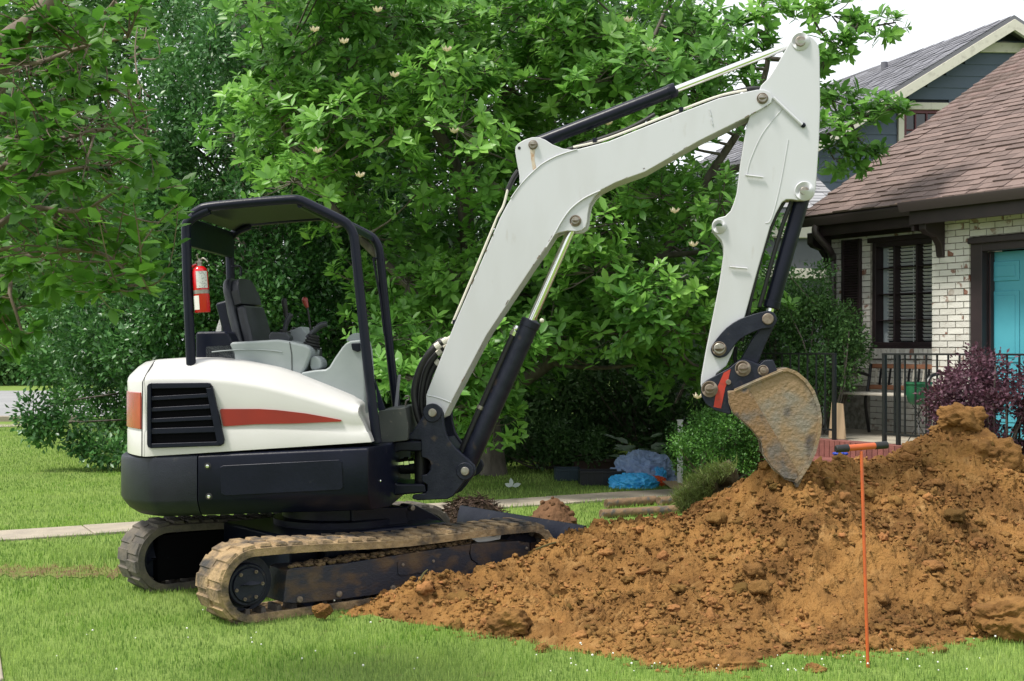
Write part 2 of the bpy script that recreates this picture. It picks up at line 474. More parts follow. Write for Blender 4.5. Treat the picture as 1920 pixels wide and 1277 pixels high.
# pavement corner at the very left
pv = [(-2.46, 5.2), (-2.45, 6.17), (-2.86, 7.11), (-3.2, 7.6), (-4.6, 7.9), (-4.2, 5.2)]
g = G(); n = len(pv)
g.add([(x, y, -.05) for x, y in pv] + [(x, y, .02) for x, y in pv], [tuple(range(n, 2 * n))] + [(i, (i + 1) % n, (i + 1) % n + n, i + n) for i in range(n)])
props(mk('pavement', g, M_conc, bevel=.01), 'concrete pavement edge in the lower left corner', None, None, 'structure')
# street beyond the lawn
quad_sheet('road', [(-90, 28.6), (-1, 30.5), (-1, 50), (-90, 46.5)], .008, M_asph, 'grey asphalt street beyond the lawn at left')
g = G()
for (x0, y0, x1, y1, z) in [(-90, 27.9, -9.5, 28.6, .12)]:
    q = [(x0, y0 - .25), (x1, y1 - .25), (x1, y1), (x0, y0)]
    g.add([(x, y, -.02) for x, y in q] + [(x, y, z) for x, y in q], [(4, 5, 6, 7), (0, 1, 5, 4), (1, 2, 6, 5), (2, 3, 7, 6), (3, 0, 4, 7)])
props(mk('kerb', g, M_conc, bevel=.02), 'pale concrete kerb along the street', None, None, 'structure')
g = G(); cp = [(-14, 25.4), (-11.2, 25.8), (-9.8, 26.8), (-9.4, 28.0)]
v = []; f = []
for i, (x, y) in enumerate([(-40, 25.0)] + cp):
    v += [(x, y - .1, .012), (x + (.0 if i < 3 else .3), y + 1.0, .012)]
    if i: f.append((2 * i - 2, 2 * i, 2 * i + 1, 2 * i - 1))
g.add(v, f)
props(mk('sidewalk', g, M_conc, smooth=False), 'strip of concrete sidewalk curving beside the street', None, None, 'structure')

# worn soil scar left of the tracks
_xs = np.linspace(-60, 262, 70); _n = pnoise(np.c_[_xs * .045, _xs * 0, _xs * 0]) + .6 * pnoise(np.c_[_xs * .13, _xs * 0 + 4, _xs * 0]); _m = pnoise(np.c_[_xs * .05, _xs * 0 + 9, _xs * 0]) + .6 * pnoise(np.c_[_xs * .15, _xs * 0 + 14, _xs * 0])
_taper = np.clip((262 - _xs) / 30, 0, 1)
sp = [gnd(x, 1074 - t_ * (3 + max(0., 7 + 20 * n_))) for x, n_, t_ in zip(_xs, _n, _taper)] + [gnd(x, 1075 + t_ * (2 + max(0., 6 + 16 * n_))) for x, n_, t_ in list(zip(_xs, _m, _taper))[::-1]]
quad_sheet('bare_soil_patch', sp, .006, mat('thin_soil', (.15, .17, .05), 1., col2=(.14, .095, .05), scale=9, thr=(.45, .6), bump=.5, bscale=30, spec=.1), 'scraped bare soil across the grass left of the tracks')
SCAR = [(x, y) for x, y in sp]

# ------------------------------------------------------------------ the dirt mound as a height field
ctrl = []
edge = [(640, 1147), (690, 1155), (740, 1166), (800, 1174), (900, 1197), (1030, 1217), (1120, 1230), (1200, 1248), (1300, 1262), (1390, 1268), (1450, 1240), (1550, 1232), (1700, 1228), (1800, 1212), (1920, 1200), (2060, 1195), (2200, 1190)]
for px, py in edge:
    x, y = gnd(px, py); ctrl += [(x, y, -.01), (x * .985, y - .35, -.22)]
ridge = [(665, 1143, 7.68), (730, 1114, 7.74), (830, 1088, 7.9), (900, 1066, 8.05), (960, 1045, 8.2), (1020, 1032, 8.42), (1070, 1010, 8.8), (1110, 1006, 8.9), (1200, 988, 9.0), (1270, 976, 9.0), (1340, 928, 8.9), (1400, 884, 8.45), (1440, 872, 8.25), (1480, 884, 8.12), (1525, 872, 8.2), (1470, 866, 8.8), (1530, 866, 8.8), (1600, 858, 8.9), (1680, 846, 9.0), (1735, 824, 9.0), (1768, 798, 9.0), (1790, 772, 9.0), (1826, 772, 9.0), (1850, 806, 9.0), (1882, 858, 9.0), (1930, 872, 9.0), (2060, 885, 9.0), (2200, 900, 9.0)]
for px, py, D in ridge:
    x, y, z = P(px, py, D); ctrl.append((x, y, z))
for px, py, D in [(1000, 1095, 7.75), (1050, 1080, 8.0), (1150, 1060, 8.1), (1250, 1040, 8.2), (1400, 990, 8.2), (1550, 960, 8.25), (1700, 950, 8.3), (1800, 900, 8.55), (1850, 930, 8.4), (1920, 960, 8.3), (900, 1130, 7.5), (1100, 1150, 7.25), (1300, 1150, 7.2), (1500, 1130, 7.3), (1700, 1110, 7.35), (1900, 1090, 7.5)]:
    x, y, z = P(px, py, D); ctrl.append((x, y, z))
for px, D in [(1110, 9.7), (1200, 9.9), (1300, 10.0), (1420, 10.2), (1550, 10.2), (1700, 10.4), (1810, 10.6), (1930, 10.5), (2100, 10.5)]:
    x = (px - CX) / FPX * D; ctrl += [(x, D, -.02), (x, D + .5, -.3)]
for px, D in [(1040, 9.2), (1000, 9.1), (600, 7.75), (560, 7.9), (500, 7.7)]:
    x = (px - CX) / FPX * D; ctrl.append((x, D, -.1))
for px, D in [(700, 8.1), (830, 8.3), (940, 8.6)]:
    x = (px - CX) / FPX * D; ctrl.append((x, D, .02))
ctrl = np.array(ctrl)
_d = np.linalg.norm(ctrl[:, None, :2] - ctrl[None, :, :2], axis=2)
_A = np.zeros((len(ctrl) + 3,) * 2); _A[:len(ctrl), :len(ctrl)] = _d + np.eye(len(ctrl)) * .002
_A[:len(ctrl), -3:] = np.c_[np.ones(len(ctrl)), ctrl[:, :2]]; _A[-3:, :len(ctrl)] = _A[:len(ctrl), -3:].T
_w = np.linalg.solve(_A, np.r_[ctrl[:, 2], 0, 0, 0])
def mound0(x, y):
    x = np.asarray(x, float); y = np.asarray(y, float); out = np.zeros(len(x))
    for i in range(0, len(x), 20000):
        xs, ys = x[i:i + 20000], y[i:i + 20000]
        d = np.hypot(xs[:, None] - ctrl[None, :, 0], ys[:, None] - ctrl[None, :, 1])
        out[i:i + 20000] = d @ _w[:-3] + _w[-3] + _w[-2] * xs + _w[-1] * ys
    return out
def mound(x, y):
    h = mound0(x, y)
    q = np.c_[x, y, np.full(len(x), .37)]
    amt = np.clip((h + .06) / .18, 0, 1)
    big = np.clip(pnoise(q * 1.6 + 40) * 2.2 + .7, .25, 1)
    lump = fbm(q * 3.6, 3) * .085 + (.55 - np.abs(fbm(q * 8. + 5, 3))) * .085 * big - .055 + (.4 - np.abs(pnoise(q * 16.))) * .065 * (.35 + big) + (.35 - np.abs(pnoise(q * 31. + 9))) * .055 + pnoise(q * 60.) * .030
    return h + 1.3 * lump * amt - .01 * amt
gx = np.arange(-1.6, 5.2, .0122); gy = np.arange(5.85, 10.7, .0122)
XX, YY = np.meshgrid(gx, gy); X1, Y1 = XX.ravel(), YY.ravel()
H1 = mound(X1, Y1)
# sideways crumble so steep lumps overhang a little
q = np.c_[X1, Y1, H1]
X2 = X1 + pnoise(q * 11 + 3) * .03; Y2 = Y1 + pnoise(q * 11 + 31) * .03
ok = H1 > -.035
# never cover the track belt behind the mound's left toe
nx_, ny_ = len(gx), len(gy)
idx = np.arange(nx_ * ny_).reshape(ny_, nx_)
F1 = np.stack([idx[:-1, :-1], idx[:-1, 1:], idx[1:, 1:], idx[1:, :-1]], -1).reshape(-1, 4)
F1 = F1[ok[F1].any(1)]
used = np.unique(F1); rem = np.full(nx_ * ny_, -1); rem[used] = np.arange(len(used))
md = mk_np('dirt_mound', np.c_[X2, Y2, H1][used], rem[F1], M_dirt, smooth=True)
props(md, 'long heap of loose orange brown clay soil under the bucket', 'soil heap', None, 'stuff')

# loose crumbs and clods on the mound
def clod_cloud(name, n, rmin, rmax, sub, label, mindens=0., pw=2.2):
    xs = RNG.uniform(-1.5, 4.9, n * 6); ys = RNG.uniform(6., 9.4, n * 6)
    h = mound(xs, ys)
    keep = (h > np.where(RNG.random(n * 6) < .12, -.07, 0.)) & (np.abs(xs / ys) < .46) & (pnoise(np.c_[xs, ys, ys * 0] * 1.7) + RNG.normal(size=n * 6) * .25 > mindens)
    xs, ys, h = xs[keep][:n], ys[keep][:n], np.maximum(h[keep][:n], 0.)
    n = len(xs)
    tv, tf = ICO[sub]; tv = np.array(tv); tf = np.array(tf)
    r = rmin + (rmax - rmin) * RNG.random(n) ** pw
    var = np.clip(.42 + RNG.normal(size=n) * .16, 0, 1)
    V = np.empty((n, len(tv), 3))
    variants = []
    for k in range(24):
        o = RNG.uniform(-60, 60, 3)
        variants.append(tv * (1 + .8 * fbm(tv * 1.3 + o, 2) + .5 * fbm(tv * 3.1 + o, 1))[:, None] * RNG.uniform(.55, 1.25, 3))
    which = RNG.integers(0, 24, n)
    ang = RNG.uniform(0, 6.283, n)
    for i in range(n):
        a = variants[which[i]]; c, s = math.cos(ang[i]), math.sin(ang[i])
        V[i, :, 0] = a[:, 0] * c - a[:, 1] * s; V[i, :, 1] = a[:, 0] * s + a[:, 1] * c; V[i, :, 2] = a[:, 2] * .8
    V = V * r[:, None, None] + np.c_[xs, ys, h + r * .15][:, None, :]
    Fa = tf[None] + (np.arange(n) * len(tv))[:, None, None]
    o = mk_np(name, V.reshape(-1, 3), Fa.reshape(-1, 3), M_clods, None, np.repeat(var, len(tv)), smooth=True)
    props(o, label, 'soil', None, 'stuff')
clod_cloud('soil_crumbs', 15000, .005, .02, 1, 'fine crumbs of clay scattered over the heap')
clod_cloud('soil_clods', 1000, .015, .055, 2, 'fist sized clay lumps strewn over the heap', -.1, 3.2)

# big lumps one can point at
def big_clod(px, py, D, r, sq, label, seed):
    random.seed(seed); g = G(); x, y, z = P(px, py, D)
    v, f = ICO[4]; a = np.array(v); o = np.random.default_rng(seed).uniform(-50, 50, 3)
    k = .92 + .7 * fbm(a * 1.1 + o, 3) + .30 * (.4 - np.abs(fbm(a * 3.2 + o, 2))) + .16 * (.3 - np.abs(pnoise(a * 8 + o)))
    a = a * k[:, None] * np.array(sq) * r + np.array((x, y, z)); g.add(a.tolist(), f)
    props(mk('dirt_clod', g, M_clod, sharp=80), label, 'clod', 'large clods of clay')
big_clod(955, 1172, 7.15, .10, (1.2, 1, .9), 'large blocky clod at the toe of the heap below the track', 1)
big_clod(1806, 788, 8.95, .12, (1.2, 1, .9), 'rounded clod forming the very top of the heap', 2)
big_clod(1850, 858, 8.8, .22, (.8, .9, .75), 'tall slab of clay just right of the heap top', 3)
big_clod(1018, 1221, 6.78, .042, (1, 1, .9), 'small loose clod on the grass in front of the heap', 4)
big_clod(1528, 1256, 6.37, .038, (1.2, 1, .8), 'pale loose clod on grass left of the orange probe', 5)
big_clod(604, 1146, 7.55, .045, (1.1, .9, .9), 'leftmost clod, resting against the near track', 6)
big_clod(1370, 1252, 6.45, .10, (1.5, .9, .7), 'flat wide clod at the lowest toe of the heap', 7)
big_clod(1890, 1160, 7.05, .13, (1.3, 1, .8), 'pale broken clod at the right edge of the picture', 9)
random.seed(11)

# straw twigs lying on the heap
for i, (p, q, lab) in enumerate([((1005, 1030, 8.25), (1062, 1016, 8.5), 'pale bent root sticking out by the track end'), ((788, 1088, 7.75), (802, 1068, 7.8), 'short straw poking up in front of the track panel'),
                                 ((1188, 1257, 6.42), (1262, 1258, 6.42), 'straw stalk lying along the toe of the heap')]):
    g = G(); g.tube(curve_pts(P(*p), P(*q), 5, -.08, .03), [.007, .007, .006, .006, .005, .004], 6)
    props(mk('root_twig', g, M_drygrass), lab, 'twig')

# ------------------------------------------------------------------ grass
BL = (np.array([(-.5, 0, 0), (.5, 0, 0), (-.36, .1, .55), (.36, .1, .55), (0, .38, 1.)]), np.array([(0, 1, 3), (0, 3, 2), (2, 3, 4)]))
def blades(xs, ys, zs, wid, hgt, var, lean=1.0, name='grass', m=None, up=None, parent=None):
    n = len(xs); a = RNG.uniform(0, 6.283, n); ln = RNG.uniform(.1, 1.5, n) * lean
    tv, tf = BL
    side = np.c_[np.cos(a), np.sin(a), np.zeros(n)]; fwd = np.c_[-np.sin(a), np.cos(a), np.zeros(n)]
    upv = np.tile((0, 0, 1.), (n, 1)) if up is None else up
    V = np.c_[xs, ys, zs][:, None, :] + (tv[None, :, 0:1] * wid[:, None, None]) * side[:, None, :] \
        + (tv[None, :, 1:2] * (hgt * ln)[:, None, None]) * fwd[:, None, :] + (tv[None, :, 2:3] * hgt[:, None, None]) * upv[:, None, :]
    F = tf[None] + (np.arange(n) * 5)[:, None, None]
    return mk_np(name, V.reshape(-1, 3), F.reshape(-1, 3), m or M_grass, parent, np.repeat(var, 5))
tr_a = (math.cos(R(38)), math.sin(R(38))); tr_n = (-math.sin(R(38)), math.cos(R(38)))
def under_tracks(x, y):
    u = (x + 1.63) * tr_a[0] + (y - 7.38) * tr_a[1]; v = (x + 1.63) * tr_n[0] + (y - 7.38) * tr_n[1]
    return (u > .12) & (u < 2.3) & ((np.abs(v - .16) < .17) | (np.abs(v - 1.40) < .17))
def scar_mask(x, y):
    return np.array([in_poly(a, b, SCAR) for a, b in zip(x, y)])
NB = 300000
Dd = 5.9 * (30 / 5.9) ** RNG.random(NB)
xs = Dd * RNG.uniform(-.43, .43, NB); ys = Dd
h = mound0(xs, ys)
pn = pnoise(np.c_[xs, ys, xs * 0] * .9); pn2 = pnoise(np.c_[xs, ys, xs * 0 + 9] * 3.5)
keep = ~((h > .0) & (ys < 10.8) & (xs > -1.7)) & ~on_walk(xs, ys) & ~under_tracks(xs, ys) & ~((xs < -2.45) & (ys < 7.7) & (xs < -2.45 - (ys - 6.17) * .43)) & ~((ys > 27.) & (xs < -6)) & ~((xs > 2.4) & (ys > 12.2))
xs, ys, pn, pn2 = xs[keep], ys[keep], pn[keep], pn2[keep]
sc_ = np.zeros(len(xs), bool); cand = (xs < -2.1) & (ys > 8.) & (ys < 10); sc_[cand] = scar_mask(xs[cand], ys[cand])
kk = ~sc_ | (RNG.random(len(xs)) < .75)
sc2 = sc_ & (RNG.random(len(xs)) < .55)
xs, ys, pn, pn2, sc_ = xs[kk], ys[kk], pn[kk], pn2[kk], sc2[kk]
hg = (.021 + .020 * RNG.random(len(xs))) * (1 + .5 * pn + .5 * pn2)
dwl = np.abs((xs - WA.x) * wnor.x + (ys - WA.y) * wnor.y)
hg *= 1 + .5 * np.exp(-((dwl - WHALF) / .12) ** 2)
# taller tussock beside the rear of the far track
tx, ty = gnd(195, 1050); hg *= 1 + 1.1 * np.exp(-((xs - tx) ** 2 + (ys - ty) ** 2) / .12)
wd = .0031 * (ys / 6.) ** .9 * RNG.uniform(.7, 1.3, len(xs))
var = np.clip(.45 + .38 * pn + .32 * pn2 + RNG.normal(size=len(xs)) * .27, 0, 1)
gr = blades(xs[~sc_], ys[~sc_], np.zeros((~sc_).sum()), wd[~sc_], hg[~sc_], var[~sc_])
props(gr, 'short mown grass blades with clover', 'grass', None, 'stuff')
props(blades(xs[sc_], ys[sc_], np.zeros(sc_.sum()), wd[sc_] * 1.2, hg[sc_] * .8, var[sc_], 1.6, 'dry_grass', M_drygrass), 'dry trampled grass in the scraped strip', 'grass', None, 'stuff')
# clover flower heads
g = G(); xs = []; n = 0
pts = [(RNG.uniform(-30, 1950), 1277 - 170 * RNG.random() ** 1.5) for _ in range(230)] + [(RNG.uniform(0, 700), RNG.uniform(1100, 1270)) for _ in range(40)]
for px, py in pts:
    x, y = gnd(px, py)
    if mound0([x], [y])[0] > -.02 or x < -2.4: continue
    if px < 1000 and RNG.random() < .82: continue
    g.ico((x, y, .045 + .02 * RNG.random()), .0045 * (.6 + .7 * RNG.random()), 1, .3)
props(mk('clover_flowers', g, M_white_fl), 'tiny white clover flower heads dotted through the grass', 'flowers', None, 'stuff')

# ================================================================== EXCAVATOR
U = Frame(-1.2, 8.72, -3.0)            # upper body: u forward, v away from the viewer
_pu = -.0
BMo = U(.5975, -.10, 0)
B = Frame(BMo[0], BMo[1], -8.0)        # plane of boom, arm and bucket
T = Frame(-1.63, 7.38, 38.0)          # undercarriage, v = 0 is the outer face of the near track
EX = thing('mini_excavator', 'white and dark blue black mini excavator with open canopy digging the heap', 'excavator', (-1.2, 8.72, 0), R(-3))
def tp(name, fr, pts, v0, v1, m, parent=EX, bevel=.006, vt=None, seg=2, sharp=35):
    q = [fr.hit(x, y, v0 if vt is None else vt) for x, y in pts]
    return mk(name, G().prism(q, fr, v0, v1), m, parent, bevel, seg=seg, sharp=sharp)
def sm(pts, n=4, closed=True):
    """round a traced outline with a closed catmull-rom"""
    k = len(pts); out = []
    for i in range(k):
        a, b, c, d = [pts[(i + j) % k] for j in (-1, 0, 1, 2)]
        for s in range(n):
            t = s / n
            out.append(tuple(.5 * ((2 * b[e]) + (c[e] - a[e]) * t + (2 * a[e] - 5 * b[e] + 4 * c[e] - d[e]) * t * t + (3 * b[e] - a[e] - 3 * c[e] + d[e]) * t ** 3) for e in (0, 1)))
    return out
def pin(fr, px, py, v, r, depth=.02, m=None, parent=EX, ring=None, name='pin'):
    u, z = fr.hit(px, py, v)
    ax = Vector((-fr.n[0], -fr.n[1], 0)); b = Vector(fr(u, v, z))
    o = mk(name, G().lathe(b - ax * .01, ax, [(r, 0), (r, depth), (r * .86, depth + .005), (0, depth + .006)], 24), m or M_pin, parent)
    if ring:
        mk('washer', G().lathe(b - ax * .01, ax, [(ring, 0), (ring, depth * .55), (ring * .93, depth * .6), (r, depth * .6)], 28), M_white if ring > r * 1.7 else M_rust, o if parent is EX else parent)
    return o

# ---- undercarriage
def track_path(n_arc=22, n_str=70):
    rc, fc, r = (.165, .218), (2.235, .178), .197
    out = []
    for i in range(n_str): t = i / n_str; out.append((rc[0] + (fc[0] - rc[0]) * t, rc[1] - r, 0))
    for i in range(n_arc): a = -math.pi / 2 + math.pi * i / n_arc; out.append((fc[0] + r * math.cos(a), fc[1] + r * math.sin(a), 0))
    for i in range(n_str):
        t = i / n_str
        sag = .016 * math.sin(math.pi * t) - .006 * math.sin(3 * math.pi * t)
        out.append((fc[0] + (rc[0] - fc[0]) * t, fc[1] + r + (rc[1] - fc[1]) * t - sag, 0))
    for i in range(n_arc): a = math.pi / 2 + math.pi * i / n_arc; out.append((rc[0] + r * math.cos(a), rc[1] + r * math.sin(a), 0))
    P2 = np.array([(a, b) for a, b, _ in out])
    tg = np.roll(P2, -1, 0) - np.roll(P2, 1, 0); tg /= np.linalg.norm(tg, axis=1)[:, None]
    nr = np.c_[tg[:, 1], -tg[:, 0]]      # outward
    return P2, tg, nr
TPp, TPt, TPn = track_path()
_cum = np.r_[0, np.cumsum(np.linalg.norm(np.roll(TPp, -1, 0) - TPp, axis=1))]
TLEN = _cum[-1]
def tp_at(s):
    s %= TLEN; i = min(np.searchsorted(_cum, s, 'right') - 1, len(TPp) - 1); f = (s - _cum[i]) / (_cum[i + 1] - _cum[i]); j = (i + 1) % len(TPp)
    lerp = lambda A: A[i] * (1 - f) + A[j] * f
    return lerp(TPp), lerp(TPt), lerp(TPn)
TW = .32
def make_track(v0, m, label, mt_in):
    prof = [(.0, -.026), (.0, .018), (.014, .028), (TW - .014, .028), (TW, .018), (TW, -.026), (TW - .03, -.026), (TW - .04, -.004), (.04, -.004), (.03, -.026)]
    v = []; f = []; k = len(prof); n = len(TPp)
    for i in range(n):
        for (w, h) in prof:
            p = TPp[i] + TPn[i] * h; v.append(T(p[0], v0 + w, p[1]))
    for i in range(n):
        j = (i + 1) % n
        for c in range(k): f.append((i * k + c, i * k + (c + 1) % k, j * k + (c + 1) % k, j * k + c))
    tk = mk('track', G().add(v, f), m, EX, sharp=50); tk['label'] = label
    nl = 52; pitch = TLEN / nl
    for i in range(nl):
        for side in (0, 1):
            s0 = i * pitch + (pitch * .5 if side else 0)
            w0, w1 = (.004, .175) if side == 0 else (.145, TW - .004)
            g = G(); vv = []
            for hh, sh in ((.026, 0), (.041, .006)):
                for s_, w_ in ((s0 + sh, w0 + sh), (s0 + pitch * .72 - sh, w0 + sh), (s0 + pitch * .72 - sh, w1 - sh), (s0 + sh, w1 - sh)):
                    p, t_, n_ = tp_at(s_); q = p + n_ * hh * (1 + .1 * math.sin(i * 7.3 + side)); vv.append(T(q[0], v0 + w_, q[1]))
            g.add(vv, [(4, 5, 6, 7), (0, 1, 5, 4), (1, 2, 6, 5), (2, 3, 7, 6), (3, 0, 4, 7)])
            mk('tread_lug', g, m, tk, sharp=30)
    for i in range(nl):
        g = G(); p, t_, n_ = tp_at(i * pitch); vv = []
        for h0 in (-.004, -.045):
            for ds, w_ in ((-.018, .10), (.018, .10), (.018, .22), (-.018, .22)):
                q = p + n_ * h0 + t_ * ds * (1 if h0 > -.02 else .7); vv.append(T(q[0], v0 + w_, q[1]))
        g.add(vv, [(4, 5, 6, 7), (0, 1, 5, 4), (1, 2, 6, 5), (2, 3, 7, 6), (3, 0, 4, 7)])
        mk('drive_lug', g, mt_in, tk, sharp=30)
    ax = Vector((-T.n[0], -T.n[1], 0))
    for c, r, zc_ in ((.165, .165, .218), (2.235, .168, .178)):
        b = Vector(T(c, v0 + .25, zc_))
        mk('wheel', G().lathe(b, ax, [(r, 0), (r, .13), (r * .86, .14), (r * .8, .12), (r * .62, .12)], 32), M_blackw, tk)
    for c in (.55, .9, 1.25, 1.6, 1.88):
        b = Vector(T(c, v0 + .28, .105)); mk('roller', G().lathe(b, ax, [(.065, 0), (.065, .22), (.05, .23), (0, .23)], 16), M_blackw, tk)
    b = Vector(T(1.1, v0 + .28, .36)); mk('roller', G().lathe(b, ax, [(.035, 0), (.035, .22), (0, .23)], 16), M_blackw, tk)
    return tk
near_tk = make_track(0., M_mudtrack, 'near rubber track caked with tan mud', M_darktrack)
far_tk = make_track(1.24, M_darktrack, 'far rubber track with dusty grey treads', M_darktrack)
ax = Vector((-T.n[0], -T.n[1], 0))
u, z = T.hit(467.5, 1097, .055); b = Vector(T(u, .075, z))
mk('hub_cover', G().lathe(b, ax, [(.125, -.03), (.125, .0), (.118, .008), (.108, .008), (.104, .0), (.102, .012), (.098, .018), (0, .019)], 40), M_blackw, near_tk)
for a_ in (130, 195, 60, 0, 300, 250):
    p = Vector(T(u + .085 * math.cos(R(a_)), .056, z + .085 * math.sin(R(a_)))); mk('hub_bolt', G().lathe(p, ax, [(.011, 0), (.011, .008), (.004, .008)], 8), M_rust, near_tk)
# track frame panels
M_frame = mat('rusty_track_frame', (.026, .029, .042), .55, col2=(.075, .05, .034), scale=6, thr=(.45, .62), bump=.25, bscale=50, third=((.13, .085, .045), 5, (.56, .74)), detail=9., spec=.3, stretch=(1, 1, 1.8))
tp('track_frame', T, [(531, 1130), (538, 1070), (545, 1066), (640, 1058), (778, 1036), (884, 1020), (880, 1038), (884, 1050), (893, 1056), (897, 1066), (896, 1082), (818, 1101), (760, 1108), (640, 1124), (569, 1131), (555, 1132)], .035, .26, M_frame, bevel=.006)
tp('frame_cover_plate', T, [(884, 1020), (976, 1014.5), (978, 1018), (993, 1017.6), (994.6, 1050), (990, 1075), (900, 1096), (899, 1066), (895, 1056), (886, 1050), (882, 1038)], .03, .22, M_frame, bevel=.005)
tp('idler_yoke', T, [(996, 1018), (1012, 1014), (1014, 1070), (996, 1074)], .1, .2, mat('rusty_yoke', (.07, .03, .02), .8, col2=(.03, .02, .018), scale=8))
tp('service_plate', T, [(746, 1054), (750, 1051), (812, 1042), (816, 1045), (817, 1068), (813, 1071), (752, 1080), (747, 1077)], .027, .036, M_frame, bevel=.003)
for px, py in [(562, 1124), (636, 1114), (737, 1103), (833, 1090), (755, 1059), (812, 1052), (987, 1028)]:
    r = .02 if py > 1080 else .011
    u, z = T.hit(px, py, .03); mk('frame_bolt', G().lathe(T(u, .038, z), ax, [(r, 0), (r, .014), (r * .7, .018), (0, .018)], 10), M_rust, EX)
# packed soil along the frame ledge
g = G(); random.seed(5)
for px in range(548, 880, 5):
    ytop = 1065 - (px - 548) * .142
    for _ in range(9):
        d_ = .045 + random.uniform(0, .12)
        x, y, z = T.w(px + random.uniform(-4, 4), ytop + random.uniform(-5, 3) - 60 * (d_ - .045) * (.3 + .7 * math.sin(px * .045) ** 2), d_); g.ico((x, y, z), random.uniform(.005, .017), 1, .7, (1.3, 1, .7))
props(mk('packed_soil', g, mat('drying_mud', (.16, .105, .055), 1., col2=(.09, .06, .035), scale=20, bump=.5), EX, sharp=70), kind='stuff')
# carbody, slew ring, blade and its arms
mk('far_track_frame', G().box(T, .1, 2.3, 1.27, 1.5, .07, .37), M_dark, EX)
mk('carbody', G().box(T, .55, 1.75, .3, 1.25, .2, .43), M_black, EX, .02)
mk('carbody_leg', G().box(T, .75, 1.0, .2, 1.35, .22, .36).box(T, 1.45, 1.7, .2, 1.35, .22, .36), M_black, EX, .02)
cc = U(0, 0, 0)
mk('slew_ring', G().lathe((cc[0], cc[1], .42), (0, 0, 1), [(.42, 0), (.42, .05), (.36, .06), (.36, .15), (.4, .16), (.4, .2)], 40), M_black, EX)
tp('blade_mount', T, [(660, 952), (762, 950), (766, 980), (764, 992), (660, 1000)], .42, .7, M_black, bevel=.01)
tp('blade_arm', T, sm([(762, 952), (775, 946), (790, 952), (820, 968), (838, 984), (842, 1000), (760, 1000)], 3), .5, .6, M_black, bevel=.008)
pin(T, 772, 952, .49, .02)
bl = []
for i in range(9):
    t = i / 8; a = -1.0 + 1.9 * t
    bl.append((2.70 - .09 * math.cos(a) + .07, .03 + .32 * t))
g = G(); k = len(bl)
v = [T(u_, w_, z_) for w_ in (.0, 1.5) for d_ in (0, .025) for u_, z_ in [(p[0] + d_, p[1]) for p in bl]]
f = []
for i in range(k - 1):
    f += [(i, i + 1, 2 * k + i + 1, 2 * k + i), (k + i, 3 * k + i, 3 * k + i + 1, k + i + 1), (i, k + i, k + i + 1, i + 1), (2 * k + i, 2 * k + i + 1, 3 * k + i + 1, 3 * k + i)]
f += [(k - 1, 2 * k - 1, 4 * k - 1, 3 * k - 1), (0, 2 * k, 3 * k, k)]
mk('dozer_blade', g.add(v, f), M_blackw, EX)

# ---- upper body
def zlin(p0, p1, v):
    a, b_ = U.hit(*p0, v), U.hit(*p1, v)
    return lambda u: a[1] + (b_[1] - a[1]) * (u - a[0]) / (b_[0] - a[0])
BV = .75
z_top = zlin((290, 856), (690, 838), -BV)
z_bot = zlin((300, 972), (640, 962), -BV)
u_cor = U.hit(290, 900, -BV)[0]; u_seam = U.hit(369, 900, -BV)[0]; u_fr = U.hit(690, 900, -BV)[0]
u_tail = U.hit(237, 900, -.05)[0]
sag = u_cor - u_tail; RR = (BV * BV + sag * sag) / (2 * sag); ucen = u_tail + RR
amax = math.asin(BV / RR)
def tail_plan(inset, n=26, uend=None):
    r = RR - inset; a1 = math.asin(min(.999, (BV - inset) / r))
    pts = [(uend, -(BV - inset))]
    pts += [(ucen - r * math.cos(a), r * math.sin(a)) for a in np.linspace(-a1, a1, n)]
    pts += [(uend, BV - inset)]
    return pts
def loft(rings, caps=True):
    n = len(rings[0]); g = G(); v = [p for q in rings for p in q]; f = []
    for i in range(len(rings) - 1):
        for k in range(n): f.append((i * n + k, i * n + (k + 1) % n, (i + 1) * n + (k + 1) % n, (i + 1) * n + k))
    if caps: f += [tuple(range(n - 1, -1, -1)), tuple((len(rings) - 1) * n + k for k in range(n))]
    return g.add(v, f)
prof = [(.10, 0), (.05, .035), (.012, .085), (0, .11), (0, -.03), (.005, -.012), (.025, 0)]
rings = []
for i, (ins, dz) in enumerate(prof):
    rings.append([U(u_, v_, (z_bot(u_) + dz) if i < 4 else (z_top(u_) + dz)) for u_, v_ in tail_plan(ins, uend=u_seam)])
cw = mk('counterweight', loft(rings), mat('counterweight_paint', (.008, .010, .019), .46, col2=(.013, .016, .026), scale=7, bump=.1, bscale=120, third=((.07, .065, .055), 11, (.68, .84)), spec=.35), EX, sharp=40)
rings = []
for i, (ins, dz) in enumerate(prof):
    pl = [(u_seam + .003, -(BV - ins)), (u_fr, -(BV - ins)), (u_fr + .1, -.5), (u_fr + .1, .5), (u_fr, BV - ins), (u_seam + .003, BV - ins)]
    rings.append([U(u_, v_, (z_bot(u_) + dz + (0 if v_ > -.7 or u_ < u_fr - .1 else .02)) if i < 4 else (z_top(min(u_, u_fr)) + dz)) for u_, v_ in pl])
mk('side_skirt', loft(rings), M_black, EX, bevel=.01, sharp=40)
rp = [(412, 876), (418, 873), (636, 862), (641, 866), (643, 915), (638, 919), (422, 930), (414, 926)]
tp('skirt_panel', U, rp, -BV - .006, -BV + .01, M_black, bevel=.005)
for px, py in [(389.5, 874), (392, 931)]:
    pin(U, px, py, -BV, .012, .014, M_chrome, name='skirt_bolt')
    u, z = U.hit(px, py, -BV); mk('bolt_recess', G().lathe(U(u, -BV + .004, z), (-U.n[0], -U.n[1], 0), [(.022, 0), (.022, .006), (.018, .007)], 20), M_rubber, EX)
